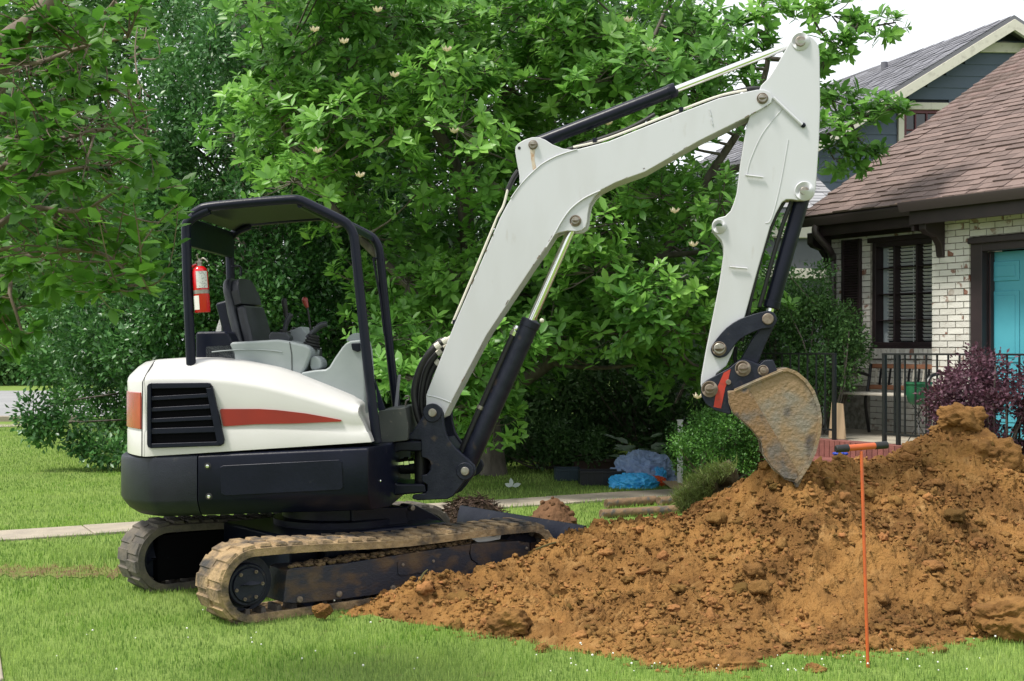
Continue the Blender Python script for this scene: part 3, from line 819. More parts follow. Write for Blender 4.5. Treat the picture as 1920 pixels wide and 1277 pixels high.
for px, py in [(708, 850), (700, 898), (712, 902), (692, 926)]:
    u, z = U.hit(px, py, -.62); mk('paint_chip_bolt', G().lathe(U(u, -.6, z), (-U.n[0], -U.n[1], 0), [(.008, 0), (.008, .012), (0, .014)], 8), M_chrome, EX)

# ---- white engine hood: lofted bottom, crease and top edges
HV, HT = .735, .55
cr = [U.hit(x, y, -HV) for x, y in [(268, 711), (283, 709.7), (361, 709.7), (423, 714.4), (480, 723), (520, 732), (574, 746.5), (660, 772)]]
tpz = [U.hit(x, y, -HT) for x, y in [(275, 678), (300, 675), (345, 672), (400, 672), (455, 677.6), (520, 691), (560, 704), (613, 725), (676, 751)]]
zc = lambda u_: float(np.interp(u_, [p[0] for p in cr], [p[1] for p in cr]))
zt = lambda u_: float(np.interp(u_, [p[0] for p in tpz], [p[1] for p in tpz]))
zb = zlin((268, 856.5), (697, 829), -HV)
ur = U.hit(272, 700, -HV)[0]
uf_b, uf_c, uf_t = U.hit(697, 826, -HV)[0], U.hit(671, 769, -HV)[0], U.hit(680, 752, -HT)[0]
uf_m = U.hit(686, 800, -HV)[0]
u_tl = U.hit(251, 780, -.05)[0]
sg = ur - u_tl; RH = (HV * HV + sg * sg) / (2 * sg); uch = u_tl + RH; ahm = math.asin(HV / RH)
NS, NA = 40, 22
u0w = U.hit(455, 700, -HT)[0]; u1w = U.hit(500, 700, -HT)[0]
def vfar(u_, ins):
    t = np.clip((u_ - u0w) / (u1w - u0w), 0, 1); t = t * t * (3 - 2 * t)
    return (HV - ins) * (1 - t) + (-.20 - ins * .3) * t
def ring_h(ins, ufront, zf, tail_dz, rin):
    near = []; far = []
    for i in range(NS):
        t = i / (NS - 1); uu = ufront + (ur - ufront) * t
        near.append((uu, -(HV - ins), zf(uu))); far.append((uu, vfar(uu, ins), zf(uu)))
    arc = []
    zr = zf(ur)
    for a in np.linspace(-1, 1, NA)[1:-1]:
        al = a * ahm; r = RH - rin; k = (HV - ins) / HV
        arc.append((uch - r * math.cos(al) + (0 if rin == 0 else 0), (RH * math.sin(al)) * k, zr + tail_dz))
    return [U(*p) for p in near + arc + far[::-1]]
lowc = lambda u_: zb(u_) + (zc(u_) - zb(u_)) * .33
mid1 = lambda u_: zc(u_) * .93 + zt(u_) * .07
mid2 = lambda u_: zc(u_) * .5 + zt(u_) * .5 + .012
mid3 = lambda u_: zc(u_) * .12 + zt(u_) * .88 + .006
rings = [ring_h(0, uf_b, zb, 0, 0), ring_h(.0, uf_b + .25 * (uf_c - uf_b), lambda u_: zb(u_) + (zc(u_) - zb(u_)) * .30, 0, 0), ring_h(.010, uf_b + .38 * (uf_c - uf_b), lambda u_: zb(u_) + (zc(u_) - zb(u_)) * .345, 0, .006),
         ring_h(.010, uf_b + .6 * (uf_c - uf_b), lambda u_: zb(u_) + (zc(u_) - zb(u_)) * .6, 0, .004), ring_h(.0, uf_c + .004, lambda u_: zc(u_) - .02, -.004, .0), ring_h(.006, uf_c, zc, 0, .006),
         ring_h(.02, uf_c, lambda u_: zc(u_) + .018, 0, .016), ring_h(.1, uf_c + .35 * (uf_t - uf_c), mid2, 0, .06), ring_h(.16, uf_t - .02, mid3, -.004, .105), ring_h(.195, uf_t - .05, zt, -.004, .14), ring_h(.24, uf_t - .07, lambda u_: zt(u_) + .006, 0, .19)]
g = G(); n = len(rings[0]); v = [p for q in rings for p in q]; f = []
for i in range(len(rings) - 1):
    for k in range(n): f.append((i * n + k, i * n + (k + 1) % n, (i + 1) * n + (k + 1) % n, (i + 1) * n + k))
o_ = (len(rings) - 1) * n
for k in range(n // 2 - 1):
    a, b_, c, d = o_ + k, o_ + k + 1, o_ + n - 2 - k, o_ + n - 1 - k
    f.append((a, b_, c, d) if c != b_ else (a, b_, d))
f.append(tuple(range(n - 1, -1, -1)))
hood = mk('engine_hood', g.add(v, f), M_hood, EX, sharp=50)
# panel seam
seam = [U.w(x, y, -HV - .001) for x, y in [(266, 856), (266.5, 780), (267.5, 716)]] + [U.w(274, 702, -HV + .035), U.w(284, 686, -HV + .11), U.w(290, 677, -HT - .012)]
mk('hood_seam', G().tube(seam, .0035, 6), M_rubber, hood)
# grille
gp = [(275.6, 724), (279, 719.5), (284, 718.5), (389, 717.8), (395, 719.5), (398, 725), (420, 825), (419, 832), (414, 836), (283, 840.5), (277.5, 838.5), (275.6, 833)]
gr_ = tp('grille', U, gp, -HV - .004, -HV + .03, M_dark, bevel=0)
def gband(name, quad, v0=-.024, v1=.0):
    return tp(name, U, quad, -HV + v0, -HV + v1, M_black, gr_, .004)
gband('grille_frame', [(275.6, 724), (279, 719.5), (283, 718.5), (283, 840), (277.5, 838.5), (275.6, 833)])
gband('grille_frame', [(283.5, 718.5), (389, 717.8), (394, 719), (394, 727), (283.5, 729)])
gband('grille_frame', [(386, 727.5), (394.5, 727.5), (397.5, 723), (420, 825), (419, 832), (414, 835.5), (407, 832), (388, 738)])
gband('grille_frame', [(283.5, 832), (407, 828), (412, 836), (283.5, 840.3)])
for y0, y1, x1 in [(743.5, 737.5, 389), (764.5, 758.5, 393), (785, 779.5, 397), (803.5, 799.5, 404)]:
    h_ = 8 if y0 < 800 else 11
    gband('grille_slat', [(281, y0), (x1, y1), (x1 + 1, y1 + h_), (281, y0 + h_)], -.016, .012)
# decal and tail light
tp('red_decal', U, [(412, 769.5), (414.5, 767), (486, 767), (519, 769), (574, 775.4), (621, 784), (639, 787.5), (640.5, 789), (638, 790.6), (558, 794), (480, 795.5), (421, 799.4), (418, 798)], -HV - .003, -HV + .012, M_red, hood, bevel=0)
vl = []; fl = []
al = np.linspace(-.93 * ahm, -.5 * ahm, 8)
z0, z1 = U.hit(255, 803, -.6)[1], U.hit(255, 735, -.6)[1]
for a in al:
    for r_, z_ in ((RH + .006, z0), (RH + .006, z1), (RH - .02, z1), (RH - .02, z0)):
        vl.append(U(uch - r_ * math.cos(a), r_ * math.sin(a), z_))
for i in range(7):
    for k in range(4): fl.append((i * 4 + k, (i + 1) * 4 + k, (i + 1) * 4 + (k + 1) % 4, i * 4 + (k + 1) % 4))
fl += [(0, 1, 2, 3), (31, 30, 29, 28)]
mk('tail_light', G().add(vl, fl), mat('tail_lens', (.40, .045, .025), .2, col2=(.30, .03, .022), scale=8, coat=.4), hood, bevel=.004)

# ---- swing frame on the body and the swing casting
tp('swing_frame', U, [(690, 845), (709, 832), (755, 826.5), (797, 827), (800, 847), (752, 846), (738, 850), (731, 860), (730, 893), (736, 903), (746, 908), (797, 907.5), (800, 924), (742, 929), (727, 935), (712, 945), (690, 950)], -.27, .08, M_black, bevel=.012, seg=3)
mk('swing_frame_web', G().box(U, U.hit(690, 880, -.2)[0], U.hit(737, 880, -.2)[0], -.24, .3, .62, .96), M_black, EX, .01)
pv_ = Vector(B(.0, 0, .68)); mk('swing_pin', G().cyl(pv_, pv_ + Vector((0, 0, .36)), .045, 24), M_rubber, EX)
mk('swing_cylinder', G().cyl(U.w(700, 876, .0), U.w(812, 874, .0), .05, 16), M_rubber, EX)
mk('hose_fitting', G().lathe(U.w(746, 869, -.12), (1, 0, .1), [(.03, 0), (.03, .04), (.038, .045), (.038, .075), (.026, .08), (.026, .11)], 10), M_chrome, EX)
CST = [(753, 816), (770, 813), (786, 791), (800.5, 768.5), (805, 762), (811.7, 759), (820, 760), (827, 766), (830.7, 775), (832, 795), (837, 815), (845, 829), (856, 842), (868, 853), (881, 864), (889, 872), (892, 880), (890, 889), (883, 898), (871, 903), (860, 917), (850, 930), (839, 936), (783, 938.5), (772, 935), (774, 928), (797, 925), (801, 920), (800.5, 909), (791, 903), (790, 891), (800, 889.5), (806, 882), (807.7, 872), (805, 864), (798, 859.5), (790, 858), (789, 825), (755, 823.5)]
near_c = tp('swing_casting', B, CST, -.175, -.135, M_blackw, bevel=.008)
mk('swing_casting', G().prism([B.hit(x, y, -.175) for x, y in CST], B, .135, .175), M_blackw, EX, .008)
tp('casting_web', B, [(792, 827), (836, 822), (850, 842), (866, 862), (868, 895), (857, 912), (838, 932), (784, 934), (802, 920), (801, 908), (792, 902), (808, 886), (810, 866)], -.134, .134, M_blackw, bevel=.008, vt=-.175)
u, z = B.hit(811, 774, -.175)
for px, py, r in [(811, 774, .062), (872, 883.5, .058)]:
    u, z = B.hit(px, py, -.175); mk('casting_boss', G().lathe(B(u, -.172, z), (-B.n[0], -B.n[1], 0), [(r, 0), (r, .008), (r * .92, .013), (0, .013)], 32), M_blackw, EX)
    pin(B, px, py, -.185, .028, .018)

# ---- boom
BOOM = [(799, 766), (799, 740), (853, 605), (902, 492), (937, 410), (950, 385), (965, 361), (979, 343), (994, 327), (1008, 314), (1022, 304), (1048, 291), (1082, 280), (1141, 265), (1272, 213), (1348, 184), (1400, 172), (1420, 168), (1434, 168), (1444, 173), (1449, 183), (1446, 193), (1434, 201), (1400, 220), (1313, 263), (1210, 322), (1155, 342), (1124, 358), (1098, 371), (1076, 387), (1060, 405), (1049, 423), (1040, 438), (1020, 470), (999, 499), (912, 629), (846, 754), (832, 782), (824, 786), (815, 792), (803, 784)]
boom = tp('boom', B, BOOM, -.115, .115, M_white, bevel=.006, sharp=25)
EAR1 = [(974, 345), (974, 329), (969, 303), (966, 284), (967, 275), (972, 269), (984, 262), (998, 257.5), (1010, 257.5), (1022, 262), (1036, 271), (1055, 278.5), (1072, 281), (1085, 279), (1040, 300), (1000, 330)]
EAR2 = [(1038, 442), (1048, 436.5), (1065, 433), (1080, 434), (1090, 432.5), (1098, 426), (1101, 416), (1102, 402), (1106, 382), (1115, 368), (1130, 354), (1080, 372), (1052, 405)]
for s_ in (-1, 1):
    for nm, E in (('cylinder_ear', EAR1), ('cylinder_ear', EAR2)):
        q = [B.hit(x, y, -.10) for x, y in E]
        mk(nm, G().prism(q, B, *sorted((s_ * .105, s_ * .07))), M_white, boom, .005)
def weld(pts, v, r, fr=B, m=M_white, parent=boom, name='weld_bead'):
    mk(name, G().tube(smooth_line([fr.w(x, y, v) for x, y in pts], 5), r, 8), m, parent)
weld([(958, 372), (979, 343), (1005, 317), (1022, 304), (1048, 291), (1082, 280)], -.116, .0045)
weld([(1024, 464), (1040, 438), (1053, 415), (1070, 392), (1095, 372), (1126, 357)], -.116, .0045)
weld([(800, 741), (822, 746), (846, 755)], -.116, .004)
pin(B, 999.5, 271.5, -.108, .026, .022, M_pin, boom, .031)
pin(B, 1079, 414, -.108, .026, .022, M_pin, boom, .038)
pin(B, 1429.5, 184.5, -.118, .028, .022, M_pin, boom, .036)
for a_, b_ in [((1330, 205), (1333, 217)), ((1333, 223), (1336, 234))]:
    weld([a_, ((a_[0] + b_[0]) / 2, (a_[1] + b_[1]) / 2), b_], -.118, .004, name='hose_clip')
mk('ear_hole', G().lathe(B(*[*B.hit(973.5, 277.5, -.108)][:1], -.104, B.hit(973.5, 277.5, -.108)[1]), (-B.n[0], -B.n[1], 0), [(.010, 0), (.010, .003), (0, .003)], 14), M_rubber, boom)
# rust run below the upper ear pin (thin flaking scale)
tp('rust_streak', B, [(994, 280), (1003, 281), (1002, 300), (1007, 322), (999, 318), (996, 300)], -.1068, -.1040, mat('rust_stain', (.5, .42, .33), .7, col2=(.36, .2, .1), scale=30, thr=(.5, .68)), boom, bevel=0)

# chipped paint along the plate edges
M_chip = mat('bare_chip', (.07, .05, .04), .8, col2=(.16, .11, .07), scale=30)
random.seed(77)
for line, vv, par in [([(1300, 270), (1120, 361)], -.1165, boom), ([(1040, 438), (1000, 498)], -.1165, boom), ([(1440, 198), (1380, 230)], -.1165, boom), ([(880, 540), (925, 437)], -.1165, boom), ([(960, 552), (850, 745)], -.1165, boom)]:
    (x0, y0), (x1, y1) = line; L_ = math.hypot(x1 - x0, y1 - y0); t = random.uniform(0, .08)
    while t < 1:
        ln = random.uniform(3, 16) / L_; w_ = random.uniform(.8, 2.0); t2 = min(1, t + ln)
        nx, ny = -(y1 - y0) / L_, (x1 - x0) / L_
        q = []
        for k_ in range(5): a = t + (t2 - t) * k_ / 4; q.append((x0 + (x1 - x0) * a + nx * w_ * random.uniform(-.1, .1), y0 + (y1 - y0) * a + ny * w_ * random.uniform(-.1, .1)))
        for k_ in range(4, -1, -1): a = t + (t2 - t) * k_ / 4; q.append((x0 + (x1 - x0) * a + nx * w_ * random.uniform(.5, 1.3), y0 + (y1 - y0) * a + ny * w_ * random.uniform(.5, 1.3)))
        tp('paint_chip', B, q, vv, vv + .003, M_chip, par, bevel=0)
        t = t2 + random.uniform(.04, .3)

# ---- hydraulic cylinders
def cylinder(name, p0, p1, tfrac, rb, rr_, parent=EX, m=M_black):
    p0, p1 = Vector(p0), Vector(p1); d = p1 - p0; L = d.length; d.normalize()
    k = tfrac * L
    c = mk(name, G().lathe(p0, d, [(rb * .5, -.02), (rb * .95, .02), (rb, .04), (rb, k - .05), (rb * 1.07, k - .048), (rb * 1.07, k - .006), (rb * .98, k), (rr_ * 1.02, k)], 28), m, parent)
    if tfrac < .97:
        mk('piston_rod', G().lathe(p0, d, [(rr_, k - .02), (rr_, L - .03), (rr_ * 1.5, L - .025), (rr_ * 1.5, L + .02)], 24), M_chrome, c)
    return c
lc0, lc1 = B.w(872, 883.5, 0), B.w(1079, 414, 0)
lift = cylinder('lift_cylinder', lc0, lc1, .606, .062, .028, m=M_blackw)
ac0, ac1 = B.w(1000, 271.5, 0), B.w(1501, 77, 0)
armc = cylinder('arm_cylinder', ac0, ac1, .54, .044, .0225)
bc0, bc1 = B.w(1507, 360, 0), B.w(1439.5, 598, 0)
bktc = cylinder('bucket_cylinder', bc0, bc1, .915, .050, .024)
d_ = (Vector(lc1) - Vector(lc0)).normalized(); sd = d_.cross(Vector(B.n + (0,))).normalized()
if sd.x > 0: sd = -sd
q0 = Vector(lc0) + d_ * .12 + sd * .075; q1 = Vector(lc0) + d_ * .98 + sd * .072
mk('cylinder_tube', G().tube([q0, q0.lerp(q1, .5), q1, q1 + d_ * .03 - sd * .03], .024, 12), M_rubber, lift)
mk('tube_fitting', G().lathe(q1 - d_ * .02 + sd * .0, d_, [(.028, 0), (.028, .03), (.022, .035), (.026, .05), (.02, .07)], 10), M_chrome, lift)
mk('tube_clamp', G().lathe(Vector(lc0) + d_ * .42 + sd * .075, d_, [(.028, 0), (.028, .025)], 12), M_pin, lift)
# lines on the boom
def hose(pts, r, m, parent=boom, name='hose', v=0., n=8):
    return mk(name, G().tube(smooth_line([B.w(x, y, v if len(p) < 3 else p[2]) for p in pts for x, y in [p[:2]]], 6), r, n), m, parent)
for dv in (-.05, .0, .05):
    hose([(1075, 276), (1141, 259), (1272, 208), (1348, 180), (1400, 169)], .008, M_cream, name='steel_line', v=dv)
    hose([(848, 607), (897, 492), (931, 411), (944, 385), (952, 355)], .008, M_cream, name='steel_line', v=dv)
hose([(1063, 281), (1120, 262), (1180, 240), (1228, 214)], .013, M_rubber, name='hose', v=-.04)
hose([(1335, 186), (1365, 176), (1400, 167), (1425, 166), (1455, 178)], .013, M_rubber, name='hose', v=-.03)
hose([(952, 357), (962, 335), (972, 320)], .017, M_rubber, name='hose', v=-.04)
for px, py in [(1115, 263), (1277, 205)]:
    x, y, z = B.w(px, py, -.06); mk('line_clamp', G().box(lambda a, b2, c: (x + a, y + b2, z + c), -.014, .014, -.01, .13, -.014, .014), M_black, boom, .003)
for px, py in [(939, 411), (853, 604)]:
    x, y, z = B.w(px, py, -.06); mk('line_clamp', G().box(lambda a, b2, c: (x + a, y + b2, z + c), -.016, .012, -.02, .13, -.014, .014), M_black, boom, .003)
for i, (dv, pts) in enumerate([(-.07, [(833, 640), (815, 652), (795, 676), (782, 705), (776, 740), (783, 780), (792, 800)]), (-.02, [(836, 650), (818, 664), (801, 690), (793, 720), (790, 755), (795, 790)]), (.05, [(840, 640), (825, 640), (800, 668), (786, 700), (780, 740), (787, 785)]), (.0, [(830, 672), (816, 684), (803, 712), (797, 745), (799, 785)])]):
    hose(pts, .021, M_rubber, EX, v=dv, n=12)
    p0, p1 = Vector(B.w(*pts[0], dv)), Vector(B.w(*pts[1], dv)); dd = (p0 - p1).normalized()
    mk('hose_fitting', G().lathe(p1.lerp(p0, .1), dd, [(.024, 0), (.024, .035), (.017, .04), (.017, .055), (.022, .06), (.022, .09), (.012, .1), (.012, .13)], 10), M_cream, EX)
mk('rod_seal_tag', G().ico(B.w(1016, 601, -.05), .016, 1, .3), M_cream, lift)

# ---- arm (dipper), links and bucket
ARM = [(1482, 78), (1484, 71), (1491, 65), (1501, 63), (1513, 65), (1524, 71), (1532, 80), (1536, 92), (1537, 110), (1538, 198), (1535.6, 267), (1532, 322), (1529, 358), (1526, 367), (1519, 373), (1508, 376), (1496, 376), (1484, 374), (1474, 374), (1466, 380), (1455, 400), (1444, 425), (1420, 508), (1397, 592), (1372, 664), (1362, 686), (1344, 700), (1330, 736), (1318, 738), (1314, 722), (1315, 706), (1324, 656), (1349, 533), (1357, 476.6), (1356, 460), (1352, 450), (1343, 440), (1336, 431), (1335, 420), (1339, 412), (1348, 408), (1360, 405), (1370, 395), (1376, 380), (1382, 360), (1389, 301), (1398, 246), (1406, 215), (1427, 160), (1441, 146), (1453, 128), (1465, 107)]
arm = tp('dipper_arm', B, ARM, -.095, .095, M_white, bevel=.006, sharp=25)
def boss(px, py, v, r, parent, m=M_white, h=.014):
    u, z = B.hit(px, py, v); mk('pin_boss', G().lathe(B(u, v + .003, z), (-B.n[0], -B.n[1], 0), [(r, 0), (r, h), (r * .93, h + .004), (r * .5, h + .004)], 32), m, parent)
boss(1501, 78, -.095, .058, arm, h=.008); pin(B, 1501, 78, -.104, .034, .02, M_pin, arm)
boss(1508, 358.5, -.095, .062, arm); pin(B, 1508, 358.5, -.108, .028, .02, M_pin, arm)
boss(1348.5, 425, -.095, .046, arm, h=.012)
u, z = B.hit(1348.5, 425, -.11); mk('lug_hole', G().lathe(B(u, -.104, z), (-B.n[0], -B.n[1], 0), [(.022, 0), (.022, .008), (0, .008)], 20), mat('hole_green', (.03, .06, .02), .9), arm)
weld([(1450, 183), (1476, 208), (1504, 234)], -.112, .010, parent=arm, name='pin_retainer')
u, z = B.hit(1506, 235, -.1); mk('retainer_bolt', G().lathe(B(u, -.09, z), (-B.n[0], -B.n[1], 0), [(.016, 0), (.016, .018), (.008, .022), (0, .022)], 12), M_black, arm)
for a_, b_ in [((1398, 328), (1431, 333)), ((1368, 500), (1401, 504))]:
    weld([a_, (a_[0] + 4, a_[1] + 1), (b_[0] - 4, b_[1] - 1), b_], -.108, .006, parent=arm, name='step_bar')
weld([(1466, 205), (1430, 250), (1407, 300), (1400, 330)], -.0955, .003, parent=arm)
weld([(1478, 262), (1462, 350), (1446, 410), (1435, 418)], -.0955, .003, parent=arm)
for pts in ([(1470, 378), (1452, 410), (1430, 470), (1412, 540), (1400, 600), (1390, 640)], [(1484, 378), (1468, 420), (1450, 480), (1434, 540), (1424, 575)]):
    hose(pts, .014, M_rubber, EX, v=-.03)
hose([(1380, 650), (1378, 672), (1384, 684), (1394, 680), (1400, 660)], .013, M_rubber, EX, v=.03)
LINK = [(1440, 583), (1449, 585), (1455, 592), (1457, 601), (1453, 610), (1446, 615), (1429, 617), (1408, 625), (1387, 637), (1372, 655), (1363, 666.5), (1355, 670), (1346, 671), (1337, 666), (1333, 658), (1334, 650), (1344, 635), (1362, 614.6), (1386, 598.6), (1413, 589), (1428, 585)]
for s_ in (-1, 1):
    mk('idler_link', G().prism([B.hit(x, y, -.125) for x, y in sm(LINK, 2)], B, *sorted((s_ * .128, s_ * .1))), M_blackw, EX, .006)
pin(B, 1439.7, 598, -.13, .036, .024, M_rust, EX); pin(B, 1348.4, 653.7, -.13, .036, .024, M_pin, EX, .046)
tp('bucket_link', B, sm([(1430, 612), (1446, 600), (1452, 608), (1446, 624), (1436, 645), (1428, 664), (1420, 684), (1402, 704), (1386, 702), (1383, 690), (1388, 676), (1398, 658), (1410, 636)], 2), -.085, .085, M_blackw, bevel=.008)
HNG = [(1314.6, 728), (1317, 720), (1325, 713), (1345, 702), (1368, 690), (1380, 680), (1388, 675), (1397, 674), (1410, 678), (1424, 684), (1433, 676), (1449, 674.5), (1453, 682), (1458, 697), (1378, 731), (1370, 738), (1366, 750), (1372, 776), (1366, 777), (1341, 770), (1323, 757), (1315, 742)]
BK = thing('bucket_proxy', 'x', 'x') if False else None
hin = tp('bucket_hinge', B, HNG, -.16, -.13, M_blackw, bevel=.006)
mk('bucket_hinge', G().prism([B.hit(x, y, -.16) for x, y in HNG], B, .13, .16), M_blackw, EX, .006)
tp('red_spray_mark', B, [(1357, 699), (1370, 692), (1366, 710), (1360, 727), (1352, 766), (1338, 763), (1341, 745), (1346, 724)], -.1625, -.158, M_redpaint, hin, bevel=0)
for px, py, r, rg in [(1330.6, 729.5, .032, .052), (1393, 691, .033, .05), (1431, 694.5, .022, .034), (1365.7, 716.5, .017, None)]:
    pin(B, px, py, -.165, r, .03, M_rust, hin, rg)
BKT = [(1364, 733), (1377, 732), (1466, 694), (1477, 692), (1493, 698), (1511, 713), (1525, 733), (1535, 760), (1539, 786), (1537, 813), (1528, 847), (1517, 871), (1506, 888), (1490, 905), (1472, 900), (1448, 880), (1430, 854), (1427, 830), (1408, 806), (1387, 787), (1373, 774), (1366, 755)]
for s_ in (-1, 1):
    mk('bucket_side', G().prism([B.hit(x, y, -.21) for x, y in BKT], B, *sorted((s_ * .21, s_ * .192))), M_bucket, EX, .004)
    CUT = [(1366, 736), (1377, 733), (1402, 728), (1448, 805), (1493, 880), (1496, 900), (1470, 896), (1448, 876), (1431, 850), (1428, 828), (1409, 804), (1388, 785), (1374, 772), (1367, 753)]
    mk('side_cutter', G().prism([B.hit(x, y, -.21) for x, y in CUT], B, *sorted((s_ * .222, s_ * .209))), M_cutter, EX, .004)
BACK = [(1377, 732), (1420, 713), (1466, 694), (1477, 692), (1493, 698), (1511, 713), (1525, 733), (1535, 760), (1539, 786), (1537, 813), (1528, 847), (1517, 871), (1506, 888), (1492, 905)]
bk = [B.hit(x, y, -.21) for x, y in BACK]; inn = []
for i, (a, b_) in enumerate(bk):
    p, q = np.array(bk[max(i - 1, 0)]), np.array(bk[min(i + 1, len(bk) - 1)]); t_ = (q - p) / np.linalg.norm(q - p); inn.append((a + t_[1] * -.0 - t_[1] * -.0 + (t_[1]) * .014, b_ - t_[0] * .014))
g = G(); k = len(bk)
v = [B(p[0], s_, p[1]) for s_ in (-.224, .224) for p in [(a + (a - i_[0]) * .5, b2 + (b2 - i_[1]) * .5) for (a, b2), i_ in zip(bk, inn)] + inn]
f = []
for i in range(k - 1):
    f += [(i, i + 1, 2 * k + i + 1, 2 * k + i), (k + i, 3 * k + i, 3 * k + i + 1, k + i + 1), (i, k + i, k + i + 1, i + 1), (2 * k + i, 2 * k + i + 1, 3 * k + i + 1, 3 * k + i)]
f += [(0, 2 * k, 3 * k, k), (k - 1, 2 * k - 1, 4 * k - 1, 3 * k - 1)]
mk('bucket_shell', g.add(v, f), M_bucket, EX, sharp=50)
weld([(1377, 734), (1420, 714), (1468, 695)], -.222, .006, m=M_bucket, parent=EX, name='bucket_lip')
for i in range(4):
    vv = -.17 + i * .113
    tp('bucket_tooth', B, [(1478, 885), (1502, 885), (1492, 908), (1486, 908)], vv - .03, vv + .03, M_bucket, bevel=.004, vt=0)

# ---- canopy
CN, CF = -.60, .42
rail = [(362, 402), (374, 394), (392, 388), (470, 380), (545, 374.5), (560, 375.5), (575, 381), (640, 413), (654, 424), (661, 436), (665, 452), (670, 500), (690, 690), (707, 830)]
uz = [U.hit(x, y, CN) for x, y in rail]
near_l = smooth_line([U(u_, CN, z_) for u_, z_ in uz], 5); far_l = smooth_line([U(u_, CF, z_) for u_, z_ in uz], 5)
can = mk('canopy_rail', G().tube(near_l, .031, 14), M_black, EX)
mk('canopy_rail', G().tube(far_l, .031, 14), M_black, EX)
up0, up1 = U.hit(349.5, 440, CN), U.hit(359, 672, CN)
zt0 = U.hit(349.5, 405, CN)[1]
for vv, nm in ((CN, 'canopy_post'), (CF, 'canopy_post')):
    mk(nm, G().tube(smooth_line([U(uz[2][0], vv, uz[2][1] - .02), U(up0[0] + .02, vv, zt0 - .03), U(up0[0], vv, up0[1] - .05), U(up1[0], vv, up1[1] - .1)], 5), .031, 14), M_black, EX)
roof = [p for p in uz[:10]]
rl = [(p.x, p.y, p.z) for p in near_l[:5 * 8 + 1]]; fl_ = [(p.x, p.y, p.z) for p in far_l[:5 * 8 + 1]]
g = G(); k = len(rl); v = []
for off in (.016, -.016):
    for row in (rl, fl_): v += [(x, y, z + off) for x, y, z in row]
f = []
for i in range(k - 1):
    f += [(i, i + 1, k + i + 1, k + i), (2 * k + i, 3 * k + i, 3 * k + i + 1, 2 * k + i + 1), (i, 2 * k + i, 2 * k + i + 1, i + 1), (k + i, k + i + 1, 3 * k + i + 1, 3 * k + i)]
f += [(0, k, 3 * k, 2 * k), (k - 1, 3 * k - 1, 4 * k - 1, 2 * k - 1)]
mk('canopy_roof', g.add(v, f), M_black, EX)
for i in (26,): # cross rib under the roof
    mk('roof_rib', G().cyl(Vector(rl[i]) - Vector((0, 0, .03)), Vector(fl_[i]) - Vector((0, 0, .03)), .018, 10), M_black, EX)
zr0, zr1 = U.hit(356, 408, CN)[1], U.hit(356, 462, CN)[1]
mk('rear_header', G().box(U, up0[0] - .01, up0[0] + .03, CN, CF, zr1, zr0), M_black, EX, .006)
# grab handle on the far front post
h0 = [(703, 490), (706, 485), (712, 484), (716, 486)]
hp = [U.hit(x, y, CF) for x, y in [(719, 486), (706, 485), (702, 492), (714, 560), (721, 622), (725, 629), (732, 630)]]
mk('grab_handle', G().tube(smooth_line([U(u_, CF - .02, z_) for u_, z_ in hp], 4), .008, 8), M_black, EX)
hp = [U.hit(x, y, CF) for x, y in [(430, 500), (448, 499.5), (453, 504), (453, 518)]]
mk('grab_handle', G().tube(smooth_line([U(u_, CF - .02, z_) for u_, z_ in hp], 4), .008, 8), M_black, EX)

# ---- operator station
tp('engine_cover', U, [(366, 622), (425, 621), (445, 660), (448, 680), (366, 680)], -.42, .3, M_black, bevel=.02)
tp('side_console', U, [(381, 650), (384, 645.5), (400, 643.6), (519, 636.6), (544, 640), (572, 647), (580, 651), (583, 658), (582, 666), (574, 688), (560, 712), (540, 730), (381, 700)], -.42, -.12, M_grey, bevel=.018, seg=3)
weld([(397, 660), (430, 657), (470, 655.5), (505, 657), (529, 660)], -.422, .004, fr=U, m=M_grey, parent=EX, name='console_ridge')
mk('console_joint', G().tube([U.w(x, y, -.422) for x, y in [(543, 641), (547, 665), (547.5, 700)]], .0025, 6), M_rubber, EX)
tp('console_tail', U, sm([(582, 672), (592, 668), (602, 676), (603, 688), (594, 694), (582, 692)], 3), -.38, -.2, M_grey, bevel=.012)
tp('front_fairing', U, [(563, 702), (567, 698), (590, 694), (610, 692.5), (617, 688), (628, 670), (642, 650), (649, 643), (657, 639), (676, 637), (681, 660), (685, 720), (686, 780), (640, 780), (600, 735)], -.47, -.08, M_grey, bevel=.02, seg=3)
tp('fairing_latch', U, [(658, 644), (675, 643), (676, 658), (670, 660), (660, 656)], -.485, -.45, M_black, bevel=.006)
tp('fairing_cap', U, sm([(650, 640), (655, 630), (664, 625), (674, 626), (678, 640)], 3), -.3, -.12, M_grey, bevel=.01)
mk('floor_plate', G().box(U, -.45, .43, -.55, .55, .93, .985), M_black, EX, .01)
tp('toe_box', U, [(709, 771), (760, 764), (766, 800), (764, 826), (713, 832)], -.34, .35, mat('green_black_steel', (.035, .042, .04), .6, col2=(.05, .055, .05), scale=8, third=((.13, .12, .1), 22, (.64, .75))), bevel=.006)
tp('post_gusset', U, [(702, 709), (723, 768), (709, 771), (706, 740)], -.45, -.43, M_black, bevel=.004)
tp('post_strip', U, [(746, 703), (751, 703), (745, 766), (739, 766)], .2, .22, mat('grey_strip', (.3, .31, .33), .4), bevel=.002)
mk('tie_hook', G().tube(smooth_line([U.w(x, y, -.1) for x, y in [(760, 765), (762, 752), (767, 749), (766, 743), (761, 743), (760, 746)]], 4), .006, 8), M_pin, EX)
SO = U.w(481, 640, -.02)
S = Frame(SO[0], SO[1], -10)
def back_fn(base_u, base_z, tilt, du):
    c, s_ = math.cos(tilt), math.sin(tilt)
    return lambda w, d, h: S(base_u + du - s_ * h + c * d, w, base_z + c * h + s_ * d)
bz = SO[2] - .05
seatm = thing if False else None
bf = back_fn(0, bz, R(15), 0)
